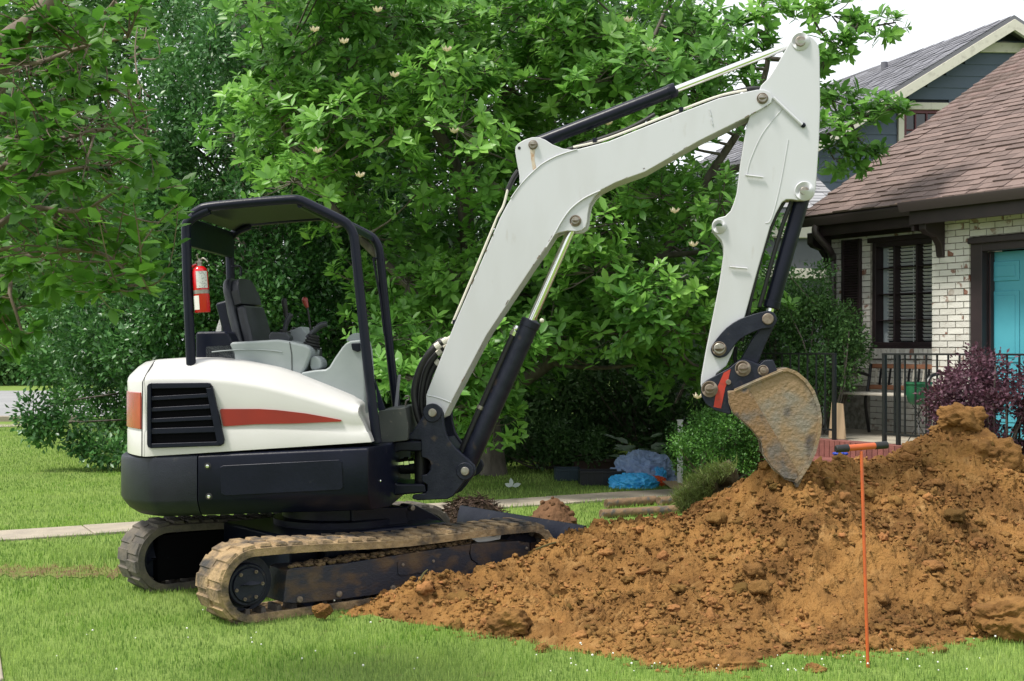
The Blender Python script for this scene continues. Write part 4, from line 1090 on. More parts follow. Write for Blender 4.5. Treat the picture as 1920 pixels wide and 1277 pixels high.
def rrect(hw, hw2, h0, h1, n=8):
    pts = [(-hw, h0), (hw, h0), (hw, h0 + (h1 - h0) * .55)]
    for i in range(n + 1):
        a = i / n * math.pi / 2; pts.append((hw2 - .0 + (hw - hw2) * 0 - (1 - math.cos(a)) * .10, h1 - (1 - math.sin(a)) * .13))
    pts += [(-x, y) for x, y in pts[:1:-1]]
    return pts
def slab(name, outline, fn, d0, d1, m, bevel):
    return mk(name, G().prism(outline, lambda a, d, b2: fn(a, d, b2), d0, d1), m, EX, bevel, seg=3, sharp=50)
slab('seat_backrest', rrect(.225, .205, -.04, .5), bf, -.06, -.005, M_vinyl, .025)
slab('seat_cushion', rrect(.19, .175, .30, .48), bf, -.005, .045, M_vinyl, .022)
slab('seat_cushion', [(-.2, 0.0), (.2, 0.0), (.2, .2), (.185, .29), (-.185, .29), (-.2, .2)], bf, -.005, .06, M_vinyl, .022)
slab('seat_support', [(-.13, -.04), (.13, -.04), (.13, .36), (-.13, .36)], bf, -.16, -.07, M_black, .02)
mk('seat_base', G().box(S, -.05, .40, -.23, .23, bz - .12, bz + .01), M_vinyl, EX, .03)
def lever(pts, v, rads, m, name='control_lever'):
    return mk(name, G().tube(smooth_line([U.w(x, y, v) for x, y in pts], 4), rads if not isinstance(rads, (list, tuple)) else list(np.interp(np.linspace(0, 1, 4 * (len(pts) - 1) + 1), np.linspace(0, 1, len(rads)), rads)), 12), m, EX)
lever([(576, 634), (588, 622), (600, 611), (613, 607)], -.25, [.017, .016, .019, .021, .016], M_vinyl)
lever([(533, 624), (537, 606), (544, 592), (546, 588)], .02, [.015, .017, .02, .02, .013], M_vinyl)
lever([(538, 600), (535, 580), (533, 566), (534, 559)], .12, [.012, .016, .02, .019, .012], M_rubber)
lever([(583, 627), (580, 600), (576, 574)], .1, .007, M_rubber)
lever([(576.5, 577), (573, 568), (571.5, 561), (571.5, 557.5)], .1, [.010, .017, .021, .02, .012], mat('red_knob', (.25, .03, .025), .3))
def boot(px, py, v, r, n, m=M_rubber):
    x, y, z = U.w(px, py, v); pr = []
    for i in range(n):
        q = 1 - .45 * i / n; pr += [(r * q, i * .019), (r * q, i * .019 + .009), (r * q * .8, i * .019 + .012)]
    mk('lever_boot', G().lathe((x, y, z), (.25, 0, 1), pr, 20), m, EX)
boot(583, 652, -.25, .062, 5); boot(531, 638, .0, .055, 4); boot(554, 628, .15, .05, 3)
tp('arm_pad', U, [(503, 630), (507, 622), (536, 623), (545, 632), (543, 640), (505, 641)], -.3, -.2, M_vinyl, bevel=.012)
tp('far_console', U, [(539, 622), (564, 611.5), (576, 626), (571, 650), (546, 650)], .1, .35, M_grey, bevel=.012)
tp('seat_belt_bracket', U, [(404, 622), (413, 593), (416, 596), (415, 622)], .1, .12, M_label, bevel=.002)

# ---- fire extinguisher clamped to the rear post
FE = thing('fire_extinguisher', 'red fire extinguisher with white labels clamped to the rear canopy post', 'extinguisher', U.w(377, 586, CN + .02))
ex0, ex1 = Vector(U.w(380, 586, CN + .02)), Vector(U.w(374, 499, CN + .02)); exd = (ex1 - ex0)
exL = exd.length; exd.normalize()
mk('cylinder', G().lathe(ex0, exd, [(.046, 0), (.05, .006), (.05, exL - .045), (.045, exL - .02), (.03, exL - .004), (.018, exL)], 28), M_ext, FE)
mk('valve', G().lathe(ex1 - exd * .002, exd, [(.018, 0), (.018, .02), (.024, .022), (.024, .034), (.01, .036), (.008, .05)], 14), M_pin, FE)
mk('handle', G().tube(smooth_line([ex1 + exd * .03, ex1 + exd * .05 + Vector((.03, -.01, 0)), ex1 + exd * .035 + Vector((.06, -.015, -.01))], 4), .006, 8).tube(smooth_line([ex1 + exd * .03, ex1 + exd * .065 + Vector((-.01, -.01, 0)), ex1 + exd * .075 + Vector((.0, -.015, .0))], 4), .006, 8), M_pin, FE)
mk('hose', G().tube(smooth_line([ex1 + exd * .015, ex1 + Vector((-.05, -.01, -.01)), ex1 + Vector((-.058, -.015, -.09)), ex1 + Vector((-.05, -.02, -.13))], 5), .008, 8), M_ext, FE)
mk('clamp_band', G().lathe(ex0 + exd * (exL * .40), exd, [(.052, 0), (.052, .024)], 28), M_pin, FE)
def wrap(name, a0, a1, h0, h1, m):
    x = Vector((0, -1, 0)); x = (x - exd * x.dot(exd)).normalized(); y = exd.cross(x); v = []; f = []
    for i in range(9):
        a = a0 + (a1 - a0) * i / 8
        for r_ in (.0515, .049):
            for hh in (h0, h1): v.append(ex0 + exd * hh + (x * math.cos(a) + y * math.sin(a)) * r_)
    for i in range(8):
        o = i * 4; f += [(o, o + 4, o + 5, o + 1), (o + 2, o + 3, o + 7, o + 6)]
    mk(name, G().add(v, f), m, FE)
wrap('label', -.3, 1.2, exL * .52, exL * .88, M_label)
wrap('tag', -1.1, -.1, exL * .06, exL * .36, mat('white_tag', (.72, .7, .66), .6))
# white torn plastic tucked into the near track
props(tp('plastic_scrap', T, [(876, 1005.5), (894, 1006), (915, 1004), (925, 1006), (940, 1003), (938, 1011), (918, 1015), (896, 1017)], .10, .16, M_plast, None, bevel=.003), 'torn white plastic wedged inside the near track', 'plastic scrap')

# ================================================================== BRICK HOUSE
FA = R(-58)
H = Frame(4.43, 13.5, -58)               # u along the facade (towards the viewer, right), v into the house; v=0 is the entry wall
FLOOR = .68
BH = thing('brick_house', 'white washed brick house with brown shingle roof and teal front door', 'house', (4.43, 13.5, 0), FA)
WV = .36                                  # the window wall is set back behind the entry wall
EAVE = 3.13; PITCH = math.tan(R(31.0))
u_l = H.hit(1547, 600, WV)[0]             # left corner of the house
ent0, ent1 = .0, 2.6
dj0 = H.hit(1817, 600, 0)[0]
zlint = H.hit(1817, 447, 0)[1]
win = (H.hit(1633, 500, WV)[0], WV); wz0, wz1 = H.hit(1633, 650, WV)[1], H.hit(1633, 455, WV)[1]
w_r = win[0] + 1.02
# wall cores (recessed mortar plane); bricks stand 12 mm proud
wall = mk('wall', G().box(H, u_l + .012, win[0], WV + .012, WV + 3.0, 0, 3.0).box(H, win[0], w_r, WV + .012, WV + 3.0, 0, wz0 - .14).box(H, win[0], w_r, WV + .012, WV + 3.0, wz1, 3.0).box(H, w_r, ent0 + .03, WV + .012, WV + 3.0, 0, 3.0), M_mortar, BH, smooth=False)
wall2 = mk('wall', G().box(H, ent0 + .012, dj0 - .012, .012, 2.9, .3, 3.04).box(H, dj0 - .012, ent1, .012, .5, zlint + .01, 3.04), M_mortar, BH, smooth=False)
bw, bh, jt = .193, .057, .0105
g = G().box(lambda a, b2, c: (a, b2, c), 0, bw, 0, .09, 0, bh)
brick_me = mk('brick', g, M_brickw, smooth=False).data
tmp = bpy.data.objects['brick']; bpy.data.objects.remove(tmp)
g = G().box(lambda a, b2, c: (a, b2, c), 0, .092, 0, .09, 0, bh)
tmp = mk('brick', g, M_brickw, smooth=False); half_me = tmp.data; bpy.data.objects.remove(tmp)
Hl = lambda u_, v_, z_: (u_, v_, z_)      # the house root frame equals H
nbr = 0
def brickwork(parent, u0, u1, v, z0, z1, seed=0):
    global nbr
    row = 0; z = z0; random.seed(seed)
    while z + bh < z1 + .005:
        u_ = u0 - (bw + jt) * (.5 if row % 2 else 0)
        while u_ < u1 - .02:
            a, b2 = max(u_, u0), min(u_ + bw, u1)
            if b2 - a > .03:
                full = b2 - a > .15
                o = inst('brick', brick_me if full else half_me, parent, (a, v + random.uniform(-.002, .002), z), None, ((b2 - a) / (bw if full else .092), 1, 1)); nbr += 1
            u_ += bw + jt
        z += bh + jt; row += 1
brickwork(wall2, ent0, dj0, 0, FLOOR, 3.0, 1)
brickwork(wall2, dj0 + jt, ent1 - .6, 0, zlint + .02, 3.0, 2)
brickwork(wall, u_l, win[0] - .02, WV, FLOOR + .5, 3.0, 3)
brickwork(wall, win[0] - .01, ent0, WV, FLOOR, wz0 - .15, 4)
brickwork(wall, win[0] - .01, ent0, WV, wz1 + .02, 3.0, 5)
# pier return face (thin side of bricks facing left)
# sill of upright bricks
tmp = mk('brick', G().box(lambda a, b2, c: (a, b2, c), 0, .055, 0, .11, 0, .11), M_brickw, smooth=False); sill_me = tmp.data; bpy.data.objects.remove(tmp)
k = int((ent0 - win[0]) / .064)
for i in range(k + 1):
    inst('sill_brick', sill_me, wall, (win[0] - .05 + i * .064, WV - .03, wz0 - .135), (R(8), 0, 0))
# window
wn_ = mk('window', G().box(H, win[0], w_r, WV + .16, WV + .17, wz0, wz1), M_glass, BH, smooth=False)
wn_['label'] = 'dark framed casement window with white blinds'
fr_ = .05
for nm, q in [('window_frame', (win[0], win[0] + fr_, wz0, wz1)), ('window_frame', (win[0] + fr_, w_r, wz1 - .06, wz1)), ('window_frame', (win[0] + fr_, w_r, wz0, wz0 + .05))]:
    mk(nm, G().box(H, q[0], q[1], WV + .02, WV + .15, q[2], q[3]), M_trim, wn_, .005)
for px in (1677, 1719):
    um = H.hit(px, 600, WV + .05)[0]; mk('mullion', G().box(H, um - .012, um + .012, WV + .04, WV + .15, wz0 + .05, wz1 - .06), M_trim, wn_, .004)
for i in (1, 2, 3):
    zz = wz0 + (wz1 - wz0) * i / 4; mk('glazing_bar', G().box(H, win[0] + fr_, w_r, WV + .07, WV + .14, zz - .006, zz + .006), M_trim, wn_, .003)
mk('sill_trim', G().box(H, win[0] - .03, w_r, WV - .02, WV + .05, wz0 - .03, wz0 - .002), M_trim, wn_, .004)
mk('head_trim', G().box(H, win[0] - .04, w_r, WV - .02, WV + .05, wz1 - .005, wz1 + .05), M_trim, wn_, .004)
nsl = 27
for i in range(nsl):
    zz = wz0 + .07 + (wz1 - wz0 - .14) * i / (nsl - 1)
    g = G().prism([(0, -.004), (.045, .018), (.045, .022), (0, 0)], lambda d, a, z2: H(win[0] + .12 + a, WV + .158 - d * .55, zz + z2), 0, w_r - win[0] - .14)
    mk('blind_slat', g, M_blind, wn_, smooth=False)
for uu in (.24, .5, .78):
    mk('blind_cord', G().box(H, win[0] + uu, win[0] + uu + .006, WV + .128, WV + .132, wz0 + .05, wz1 - .06), M_blind, wn_, smooth=False)
mk('curtain_edge', G().box(H, win[0] + .055, win[0] + .13, WV + .145, WV + .155, wz0 + .05, wz1 - .06), mat('pale_curtain', (.33, .38, .4), .7), wn_, smooth=False)
# shutter
su0, su1 = H.hit(1582, 500, WV)[0], H.hit(1617, 500, WV)[0]; sz1, sz0 = H.hit(1600, 449, WV)[1], H.hit(1600, 662, WV)[1]
sh = mk('shutter', G().box(H, su0, su1, WV - .02, WV - .004, sz0, sz1), M_trim, BH, .003)
for a, b2, c, d in [(su0, su0 + .035, sz0, sz1), (su1 - .035, su1, sz0, sz1)]: mk('stile', G().box(H, a, b2, WV - .045, WV - .02, c, d), M_trim, sh, .003)
for i in range(44):
    zz = sz0 + .03 + (sz1 - sz0 - .06) * i / 43
    mk('louver', G().prism([(0, 0), (.018, -.014), (.018, -.010), (0, .004)], lambda d, a, z2: H(su0 + .035 + a, WV - .021 - d, zz + z2), 0, su1 - su0 - .07), M_trim, sh, smooth=False)
# door and its frame
dr0 = H.hit(1842, 600, .16)[0]
mk('door_frame', G().box(H, dj0, dj0 + .14, .02, .12, FLOOR, zlint).box(H, dj0 + .14, ent1, .02, .12, zlint - .14, zlint).box(H, dj0 - .0, ent1, -.03, .02, zlint - .06, zlint + .0), M_trim, BH, .006)
mk('door_jamb', G().box(H, dj0 + .1401, dj0 + .17, .12, .3, FLOOR, zlint - .14), M_trim, BH, .003)
ddw = .92
dz1 = zlint - .145
door = mk('door', G().box(H, dr0, dr0 + ddw, .18, .22, FLOOR + .02, dz1), M_teal, BH, .004); door['label'] = 'teal panelled front door'
for c in (0, 1):
    a = dr0 + .10 + c * .39
    for z0_, z1_ in ((dz1 - .30, dz1 - .10), (dz1 - 1.12, dz1 - .40), (FLOOR + .14, dz1 - 1.24)):
        mk('door_panel', G().box(H, a, a + .33, .168, .181, z0_, z1_), M_teal, door, .012)
        mk('panel_field', G().box(H, a + .045, a + .285, .160, .169, z0_ + .045, z1_ - .045), M_teal, door, .008)
mk('door_handle', G().cyl(H(dr0 + ddw - .07, .18, FLOOR + .95), H(dr0 + ddw - .07, .12, FLOOR + .95), .025, 14), M_pin, door)
# interior block behind door so nothing shows through
mk('interior', G().box(H, dj0 + .17, ent1, .3, .35, FLOOR, 3.0), M_dark, BH, smooth=False)
# eaves: soffit, fascia, gutters, roof
ov = .10
ul_e = H.hit(1508, 413, -ov + .02)[0]
ue0 = H.hit(1690, 372, -.42)[0]
mk('soffit', G().box(H, ul_e + .12, ent0 + .4, -.02, WV + .2, EAVE - .17, EAVE - .12).box(H, ue0 + .06, ent1, -.34, .1, EAVE - .20, EAVE - .15), M_trim, BH, .004)
mk('fascia', G().box(H, ul_e + .1, ue0 + .1, -.03, .0, EAVE - .22, EAVE - .0).box(H, ue0 + .05, ent1, -.36, -.33, EAVE - .24, EAVE - .0).box(H, ue0 + .05, ue0 + .08, -.33, .02, EAVE - .3, EAVE), M_trim, BH, .004)
mk('frieze_board', G().box(H, u_l - .02, ent0, WV - .03, WV + .02, 2.9, 3.05), M_trim, BH, .004)
def gutter(name, u0, u1, v):
    pr = [(0, 0), (-.03, -.09), (-.09, -.10), (-.12, -.03), (-.125, 0), (-.115, 0), (-.11, -.03), (-.085, -.085), (-.035, -.08), (-.01, 0)]
    mk(name, G().prism(pr, lambda d, a, z: H(a, v + d, EAVE - .01 + z), u0, u1), mat('brown_gutter', (.045, .033, .035), .45), BH, .002)
gutter('gutter', ul_e, ue0 + .05, -.03); gutter('gutter', ue0, ent1, -.36)
# bracket at the jog and at the corner
for uu, vv in ((ue0 + .12, -.30), (u_l + .02, WV - .32)):
    q = [(0, 0), (.32, 0), (.32, -.42), (.27, -.40), (.25, -.28), (.18, -.2), (.05, -.17), (0, -.13)]
    mk('eave_bracket', G().prism(q, lambda d, a, z: H(uu + a, vv + d, EAVE - .16 + z), 0, .09), M_trim, BH, .01)
# downspout
dp = [H(ul_e + .2, -.09, EAVE - .1), H(ul_e + .2, -.09, EAVE - .2), H(ul_e + .23, .1, EAVE - .38), H(u_l + .16, WV - .06, EAVE - .47), H(u_l + .17, WV - .05, EAVE - .62), H(u_l + .17, WV - .05, .3)]
mk('downspout', G().tube(smooth_line(dp, 5), .042, 12), mat('brown_gutter', (.045, .033, .035), .45), BH)
# roof deck and shingles
rise = lambda vv: EAVE + .02 + (vv + .12) * PITCH
RD = 5.4
mk('roof', G().add([H(ul_e - .02, -.12, rise(-.12)), H(ent1 + .4, -.12, rise(-.12)), H(ent1 + .4, RD, rise(RD)), H(ul_e - .02, RD, rise(RD)),
                     H(ul_e - .02, -.12, rise(-.12) - .06), H(ent1 + .4, -.12, rise(-.12) - .06), H(ent1 + .4, RD, rise(RD) - .06), H(ul_e - .02, RD, rise(RD) - .06)],
                    [(0, 1, 2, 3), (7, 6, 5, 4), (0, 4, 5, 1), (1, 5, 6, 2), (2, 6, 7, 3), (3, 7, 4, 0)]), M_trim, BH, smooth=False)
roof_o = bpy.data.objects['roof']
mk('roof_apron', G().add([H(ue0 - .02, -.45, rise(-.12) - .045), H(ent1 + .4, -.45, rise(-.12) - .045), H(ent1 + .4, -.12, rise(-.12) - .003), H(ue0 - .02, -.12, rise(-.12) - .003),
                          H(ue0 - .02, -.45, rise(-.12) - .075), H(ent1 + .4, -.45, rise(-.12) - .075), H(ent1 + .4, -.12, rise(-.12) - .05), H(ue0 - .02, -.12, rise(-.12) - .05)],
                    [(0, 1, 2, 3), (7, 6, 5, 4), (0, 4, 5, 1), (1, 5, 6, 2), (2, 6, 7, 3), (3, 7, 4, 0)]), M_trim, BH, smooth=False)
sl = .15; pa = math.atan(PITCH); cp_, sp_ = math.cos(pa), math.sin(pa)
def wedge_mesh(w, L_, t0=.016):
    v = [(0, 0, .003), (w, 0, .003), (w, 0, t0), (0, 0, t0), (0, L_, .0), (w, L_, .0), (w, L_, .006), (0, L_, .006)]
    me = bpy.data.meshes.new('shingle'); me.from_pydata(v, [], [(0, 1, 2, 3), (3, 2, 6, 7), (0, 3, 7, 4), (1, 5, 6, 2), (4, 7, 6, 5), (0, 4, 5, 1)]); me.update(); return me
def shingles(parent, m, origin, uax, sax, nrm, ulen, slen, wmin, wmax, exp, limit, seed, vis=None, name='shingle'):
    """rows of overlapping tabs; the ones nearest the eye are objects of their own, the rest one mesh"""
    rs = random.Random(seed); items = []
    rows = int(slen / exp)
    for r_ in range(rows):
        uu = -rs.uniform(0, wmax)
        while uu < ulen:
            w = rs.uniform(wmin, wmax); a, b2 = max(uu, 0), min(uu + w - .004, ulen)
            if b2 - a > .03: items.append((a, b2 - a, r_ * exp - (.012 if rs.random() < .4 else 0), rs.uniform(.014, .03)))
            uu += w
    Mx = Matrix((uax, sax, nrm)).transposed().to_4x4(); Mx.translation = origin
    inv = ROOTM[parent.name]
    def dist(it):
        p = Mx @ Vector((it[0] + it[1] / 2, it[2], 0)); return p
    vis_items = []
    for it in items:
        p = dist(it); px = CX + p.x / p.y * FPX; py = CY - (p.z - CAMH) / p.y * FPX
        if -40 < px < 1960 and -40 < py < 1300: vis_items.append((p.y, it))
    vis_items.sort(key=lambda q: q[0])
    base = wedge_mesh(1, exp + .03); base.materials.append(m)
    for _, it in vis_items[:limit]:
        o = bpy.data.objects.new(name, base); COL.objects.link(o); o.parent = parent
        o.matrix_basis = inv @ Mx @ Matrix.Translation((it[0], it[2], 0)) @ Matrix.Diagonal((it[1], 1, it[3] / .016, 1))
    rest = [it for _, it in vis_items[limit:]]
    if rest:
        # joined remainder, one random value per tab through its own material slot set
        g = G()
        for it in rest:
            c = [(it[0], it[2]), (it[0] + it[1], it[2]), (it[0] + it[1], it[2] + exp + .03), (it[0], it[2] + exp + .03)]
            v = [Mx @ Vector((x, y, .003 if k < 2 else 0)) for k, (x, y) in enumerate(c)] + [Mx @ Vector((x, y, it[3] if k < 2 else .006)) for k, (x, y) in enumerate(c)]
            g.add(v, [(4, 5, 6, 7), (0, 1, 5, 4), (1, 2, 6, 5), (2, 3, 7, 6), (3, 0, 4, 7)])
        me_m = mat(m.name + '_field', (.17, .12, .105) if 'brown' in m.name else (.2, .2, .225), .95, attr=True, bump=.4, bscale=200)
        vals = np.repeat([.45 + .22 * (rs.random() - .5) * 2 for _ in rest], 8)
        V = np.array(g.v); F = np.array(g.f)
        o = mk_np(name + '_field', V, F, me_m, parent, vals); o['kind'] = 'stuff'
ua = Vector((H.a[0], H.a[1], 0)); sa = Vector((H.n[0] * cp_, H.n[1] * cp_, sp_)); na = ua.cross(sa)
shingles(roof_o, M_shing, Vector(H(ul_e - .03, -.14, rise(-.14) + .002)), ua, sa, na, ent1 + .4 - ul_e, 6.2, .12, .24, .14, 298, 3)
ap_o = bpy.data.objects['roof_apron']
a2 = Vector(H(0, -.12, rise(-.12) - .003)) - Vector(H(0, -.45, rise(-.12) - .045)); a2.normalize()
shingles(ap_o, M_shing, Vector(H(ue0 - .03, -.47, rise(-.12) - .044)), ua, a2, ua.cross(a2), ent1 + .4 - ue0, .33, .12, .24, .14, 60, 4)

# ---- porch, steps, railings
PE = Frame(3.26, 13.0, -58)               # front edge of the porch, left rail post at u=0
pu0, pu1 = -1.35, 2.6
pd = 1.62
PO = thing('porch', 'raised porch floor edged with red bricks and steps', 'porch', (3.26, 13.0, 0), FA)
mk('porch_slab', G().box(PE, pu0, pu1, .1, pd, .05, FLOOR - .004), mat('porch_concrete', (.38, .34, .27), .9, col2=(.28, .25, .2), scale=5, bump=.2, third=((.3, .2, .1), 9, (.62, .72))), PO, .01)
tmp = mk('edge_brick', G().box(lambda a, b2, c: (a, b2, c), 0, .063, 0, .2, 0, .195), M_redbrick, smooth=False); eb = tmp.data; bpy.data.objects.remove(tmp)
st0, st1 = .05, .66
u_ = pu0
while u_ < 1.6:
    inst('edge_brick', eb, PO, (u_, -.1, FLOOR - .195)); u_ += .07
u_ = st0 - .2
while u_ < st1 + .2:
    for k_ in (1, 2): inst('step_brick', eb, PO, (u_, -.1 - .26 * k_, FLOOR - .195 - .17 * k_), None, (1, 1.35, 1))
    u_ += .07
mk('step_core', G().box(PE, st0 - .2, st1 + .2, -.34, .1, .0, FLOOR - .37).box(PE, pu0, 1.6, -.06, .1, .0, FLOOR - .2), M_redbrick, PO, smooth=False)
def railing(name, u0, u1, label, posts):
    r = thing(name, label, 'railing', PE(u0, 0, FLOOR), FA, 'black iron porch railings')
    zt_ = FLOOR + .865
    mk('top_rail', G().box(PE, u0 - .02, u1 + .02, .0, .035, zt_, zt_ + .018), M_iron, r, .003)
    mk('bottom_rail', G().box(PE, u0, u1, .006, .026, FLOOR + .09, FLOOR + .11), M_iron, r, .002)
    for p in posts: mk('post', G().box(PE, p - .018, p + .018, .0, .036, FLOOR - .04, zt_), M_iron, r, .003)
    n = int((u1 - u0) / .118)
    for i in range(1, n):
        uu = u0 + (u1 - u0) * i / n
        if min(abs(uu - p) for p in posts) < .03: continue
        mk('baluster', G().box(PE, uu - .007, uu + .007, .01, .024, FLOOR + .11, zt_), M_iron, r, smooth=False)
railing('railing', -1.25, .0, 'black iron railing left of the porch steps behind the bucket', [0., -1.25])
rr0 = PE.hit(1656, 700, 0)[0]; rr1 = PE.hit(1682, 700, 0)[0]
railing('railing', rr0, 2.3, 'black iron railing right of the steps behind the purple shrub', [rr0, rr1, 2.25])

# ---- bench against the wall
bu0 = H.hit(1630, 690, -.03)[0]; bu1 = bu0 + 1.15
BE = thing('bench', 'park bench with orange wood back rails and iron arms under the window', 'bench', H(bu0, -.2, FLOOR), FA)
bsz = FLOOR + .43
for i in range(5):
    mk('seat_slat', G().box(H, bu0 - .03, bu1 + .03, -.50 + i * .085, -.50 + i * .085 + .07, bsz, bsz + .025), M_woodg, BE, .005)
def brail(z0, z1, nm='back_rail'):
    mk(nm, G().prism([(-.045 + (z0 - bsz) * .18, z0), (-.015 + (z0 - bsz) * .18, z0), (-.015 + (z1 - bsz) * .18, z1), (-.045 + (z1 - bsz) * .18, z1)], lambda d, a, z: H(a, d, z), bu0, bu1), M_woodo, BE, .006)
brail(bsz + .05, bsz + .10); brail(bsz + .28, bsz + .33)
n = 17
for i in range(n):
    uu = bu0 + .05 + (bu1 - bu0 - .1) * i / (n - 1)
    mk('back_slat', G().prism([(-.035 + .018, bsz + .095), (-.022 + .018, bsz + .095), (-.022 + .05, bsz + .285), (-.035 + .05, bsz + .285)], lambda d, a, z: H(a, d, z), uu, uu + .022), M_iron if i % 2 else M_woodg, BE, smooth=False)
for uu in (bu0 - .03, bu1 + .03):
    mk('arm_rest', G().tube(smooth_line([H(uu, .0, bsz + .2), H(uu, -.2, bsz + .24), H(uu, -.42, bsz + .22), H(uu, -.5, bsz + .1), H(uu, -.46, bsz), H(uu, -.44, FLOOR + .2), H(uu, -.5, FLOOR)], 5), .018, 8), M_iron, BE)
    mk('leg', G().tube(smooth_line([H(uu, .03, bsz + .33), H(uu, -.02, bsz + .05), H(uu, -.06, bsz - .1), H(uu, .0, FLOOR)], 5), .018, 8), M_iron, BE)
# green pot on a wire stand
px_, py_, pz_ = P(1722, 700, 12.75)
PT = thing('plant_pot', 'green glazed pot on a thin wire stand beside the bench', 'pot', (px_, py_, FLOOR))
mk('pot', G().lathe((px_, py_, 1.05), (0, 0, 1), [(.075, 0), (.10, .03), (.125, .12), (.13, .2), (.14, .205), (.14, .225), (.12, .225), (.115, .2)], 28), M_pot, PT)
for a in (20, 140, 260):
    c_, s_ = math.cos(R(a)), math.sin(R(a)); mk('stand_leg', G().tube([(px_ + .1 * c_, py_ + .1 * s_, 1.11), (px_ - .03 * c_, py_ - .03 * s_, .9), (px_ + .11 * c_, py_ + .11 * s_, FLOOR)], .005, 6), M_iron, PT)
# dark plant box under the bench end, cardboard sheet, glove
cb = PE.hit(1545, 800, .3)
g = G().prism([(0, 0), (.24, 0), (.16, .36), (.0, .37)], lambda a, d, z: PE(-.22 + a, .16 + d + z * .12, FLOOR + z), 0, .012)
props(mk('cardboard_sheet', g, M_card, bevel=.002), 'plain tan cardboard sheet leaning behind the left porch railing', 'cardboard')
x, y, z = P(1578, 851, 12.3); g = G(); random.seed(3)
for dx, r_ in ((-.04, .035), (0, .03), (.035, .025)): g.ico((x + dx, y, z), r_, 2, .5, (1.2, 1, .6))
props(mk('work_glove', g, mat('blue_cloth', (.02, .05, .35), .6), sharp=80), 'crumpled bright blue cloth glove on the brick step', 'glove')

# ================================================================== GREY HOUSE BEHIND
GH_D = 22.0
K = Frame((1650 - CX) / FPX * GH_D, GH_D, 4.0)
GH = thing('grey_house', 'blue grey clapboard house with cream gable trim behind', 'house', K(0, 0, 0), R(4))
kL, kR = K.hit(1262, 400, 0)[0], K.hit(2060, 400, 0)[0]
pk = K.hit(1902, 28, -.4); rk = K.hit(1560, 239, -.4)
gs = (pk[1] - rk[1]) / (pk[0] - rk[0])
gz = lambda u_: pk[1] - abs(u_ - pk[0]) * gs - .12
wk_ = mk('wall', G().prism([(kL, 0), (kR, 0), (kR, gz(kR)), (pk[0], gz(pk[0])), (kL, gz(kL))], K, .03, 6.), mat('siding_gap', (.03, .035, .045), .9), GH, smooth=False)
exp = .205; z = 1.2; zv = K.hit(1870, 86, 0)[1]
wu0, wu1, wzb, wzt = K.hit(1683, 300, 0)[0], K.hit(1777, 300, 0)[0], K.hit(1700, 300, 0)[1], K.hit(1700, 206, 0)[1]
while z < pk[1] - .25:
    a = kL; b2 = kR
    zz = z + exp
    def sp_at(zq):
        half = (pk[1] - .12 - zq) / gs
        return max(kL, pk[0] - half), min(kR, pk[0] + half)
    a, b2 = sp_at(zz)
    segs = [(a, b2)]
    if zz > wzb and z < wzt: segs = [(a, wu0 - .02), (wu1 + .02, b2)]
    for a_, b_ in segs:
        if b_ - a_ > .1:
            v = [K(a_, -.016, z - .01), K(b_, -.016, z - .01), K(b_, .0, zz), K(a_, .0, zz), K(a_, .028, z - .01), K(b_, .028, z - .01), K(b_, .028, zz), K(a_, .028, zz)]
            mk('clapboard', G().add(v, [(0, 1, 2, 3), (4, 5, 1, 0), (3, 2, 6, 7), (0, 3, 7, 4), (1, 5, 6, 2)]), M_siding, wk_, smooth=False)
    z += exp
# gable window
gw = mk('window', G().box(K, wu0 + .1, wu1 - .1, .02, .03, wzb - .5, wzt), M_glass, GH, smooth=False)
mk('casing', G().box(K, wu0, wu0 + .1, -.05, .03, wzb - .5, wzt).box(K, wu1 - .1, wu1, -.05, .03, wzb - .5, wzt).box(K, wu0 - .04, wu1 + .04, -.06, .03, wzt, wzt + .12), M_cream, gw, .004)
mk('sash', G().box(K, wu0 + .1, wu1 - .1, -.02, .02, wzt - .06, wzt).box(K, wu0 + .1, wu0 + .15, -.02, .02, wzb - .5, wzt - .06).box(K, wu0 + .3, wu0 + .325, -.015, .02, wzb - .5, wzt - .06).box(K, wu0 + .5, wu0 + .525, -.015, .02, wzb - .5, wzt - .06).box(K, wu0 + .15, wu1 - .1, -.015, .02, wzt - .36, wzt - .335), M_maroon, gw, .003)
# gable vent and band
vz0 = K.hit(1840, 86, -.05)[1]; vz1 = K.hit(1840, 78, -.05)[1]
hb = (pk[1] - .12 - vz0) / gs
mk('gable_band', G().box(K, pk[0] - hb + .1, pk[0] + hb, -.07, -.017, vz0 - .11, vz0 + .06), M_cream, GH, .004)
gv = mk('gable_vent', G().prism([(pk[0] - hb + .35, vz0 + .06), (pk[0] + hb - .3, vz0 + .06), (pk[0], pk[1] - .35)], K, -.02, .02), mat('grey_vent', (.25, .23, .21), .8), GH, smooth=False)
for i in range(6):
    zz = vz0 + .09 + i * .055; hw = (pk[1] - .35 - zz) / gs * .86
    if hw > .05: mk('vent_slat', G().prism([(0, 0), (.03, -.02), (.03, -.014), (0, .006)], lambda d, a, z2: K(pk[0] + a, -.022 - d, zz + z2), -hw, hw), M_cream, gv, smooth=False)
# roof: left slope seen from below, rake boards
rdir = Vector((-.30, .954, 0))
e0 = Vector(K(rk[0] - .3, -.4, rk[1] - .3 * gs)); p0 = Vector(K(pk[0], -.4, pk[1]))
Lr = 6.0
e1, p1 = e0 + rdir * Lr, p0 + rdir * Lr
th = Vector((0, 0, -.07))
ro = mk('roof', G().add([e0, p0, p1, e1, e0 + th, p0 + th, p1 + th, e1 + th], [(0, 1, 2, 3), (7, 6, 5, 4), (0, 4, 5, 1), (1, 5, 6, 2), (2, 6, 7, 3), (3, 7, 4, 0)]), M_gshing, GH, smooth=False)
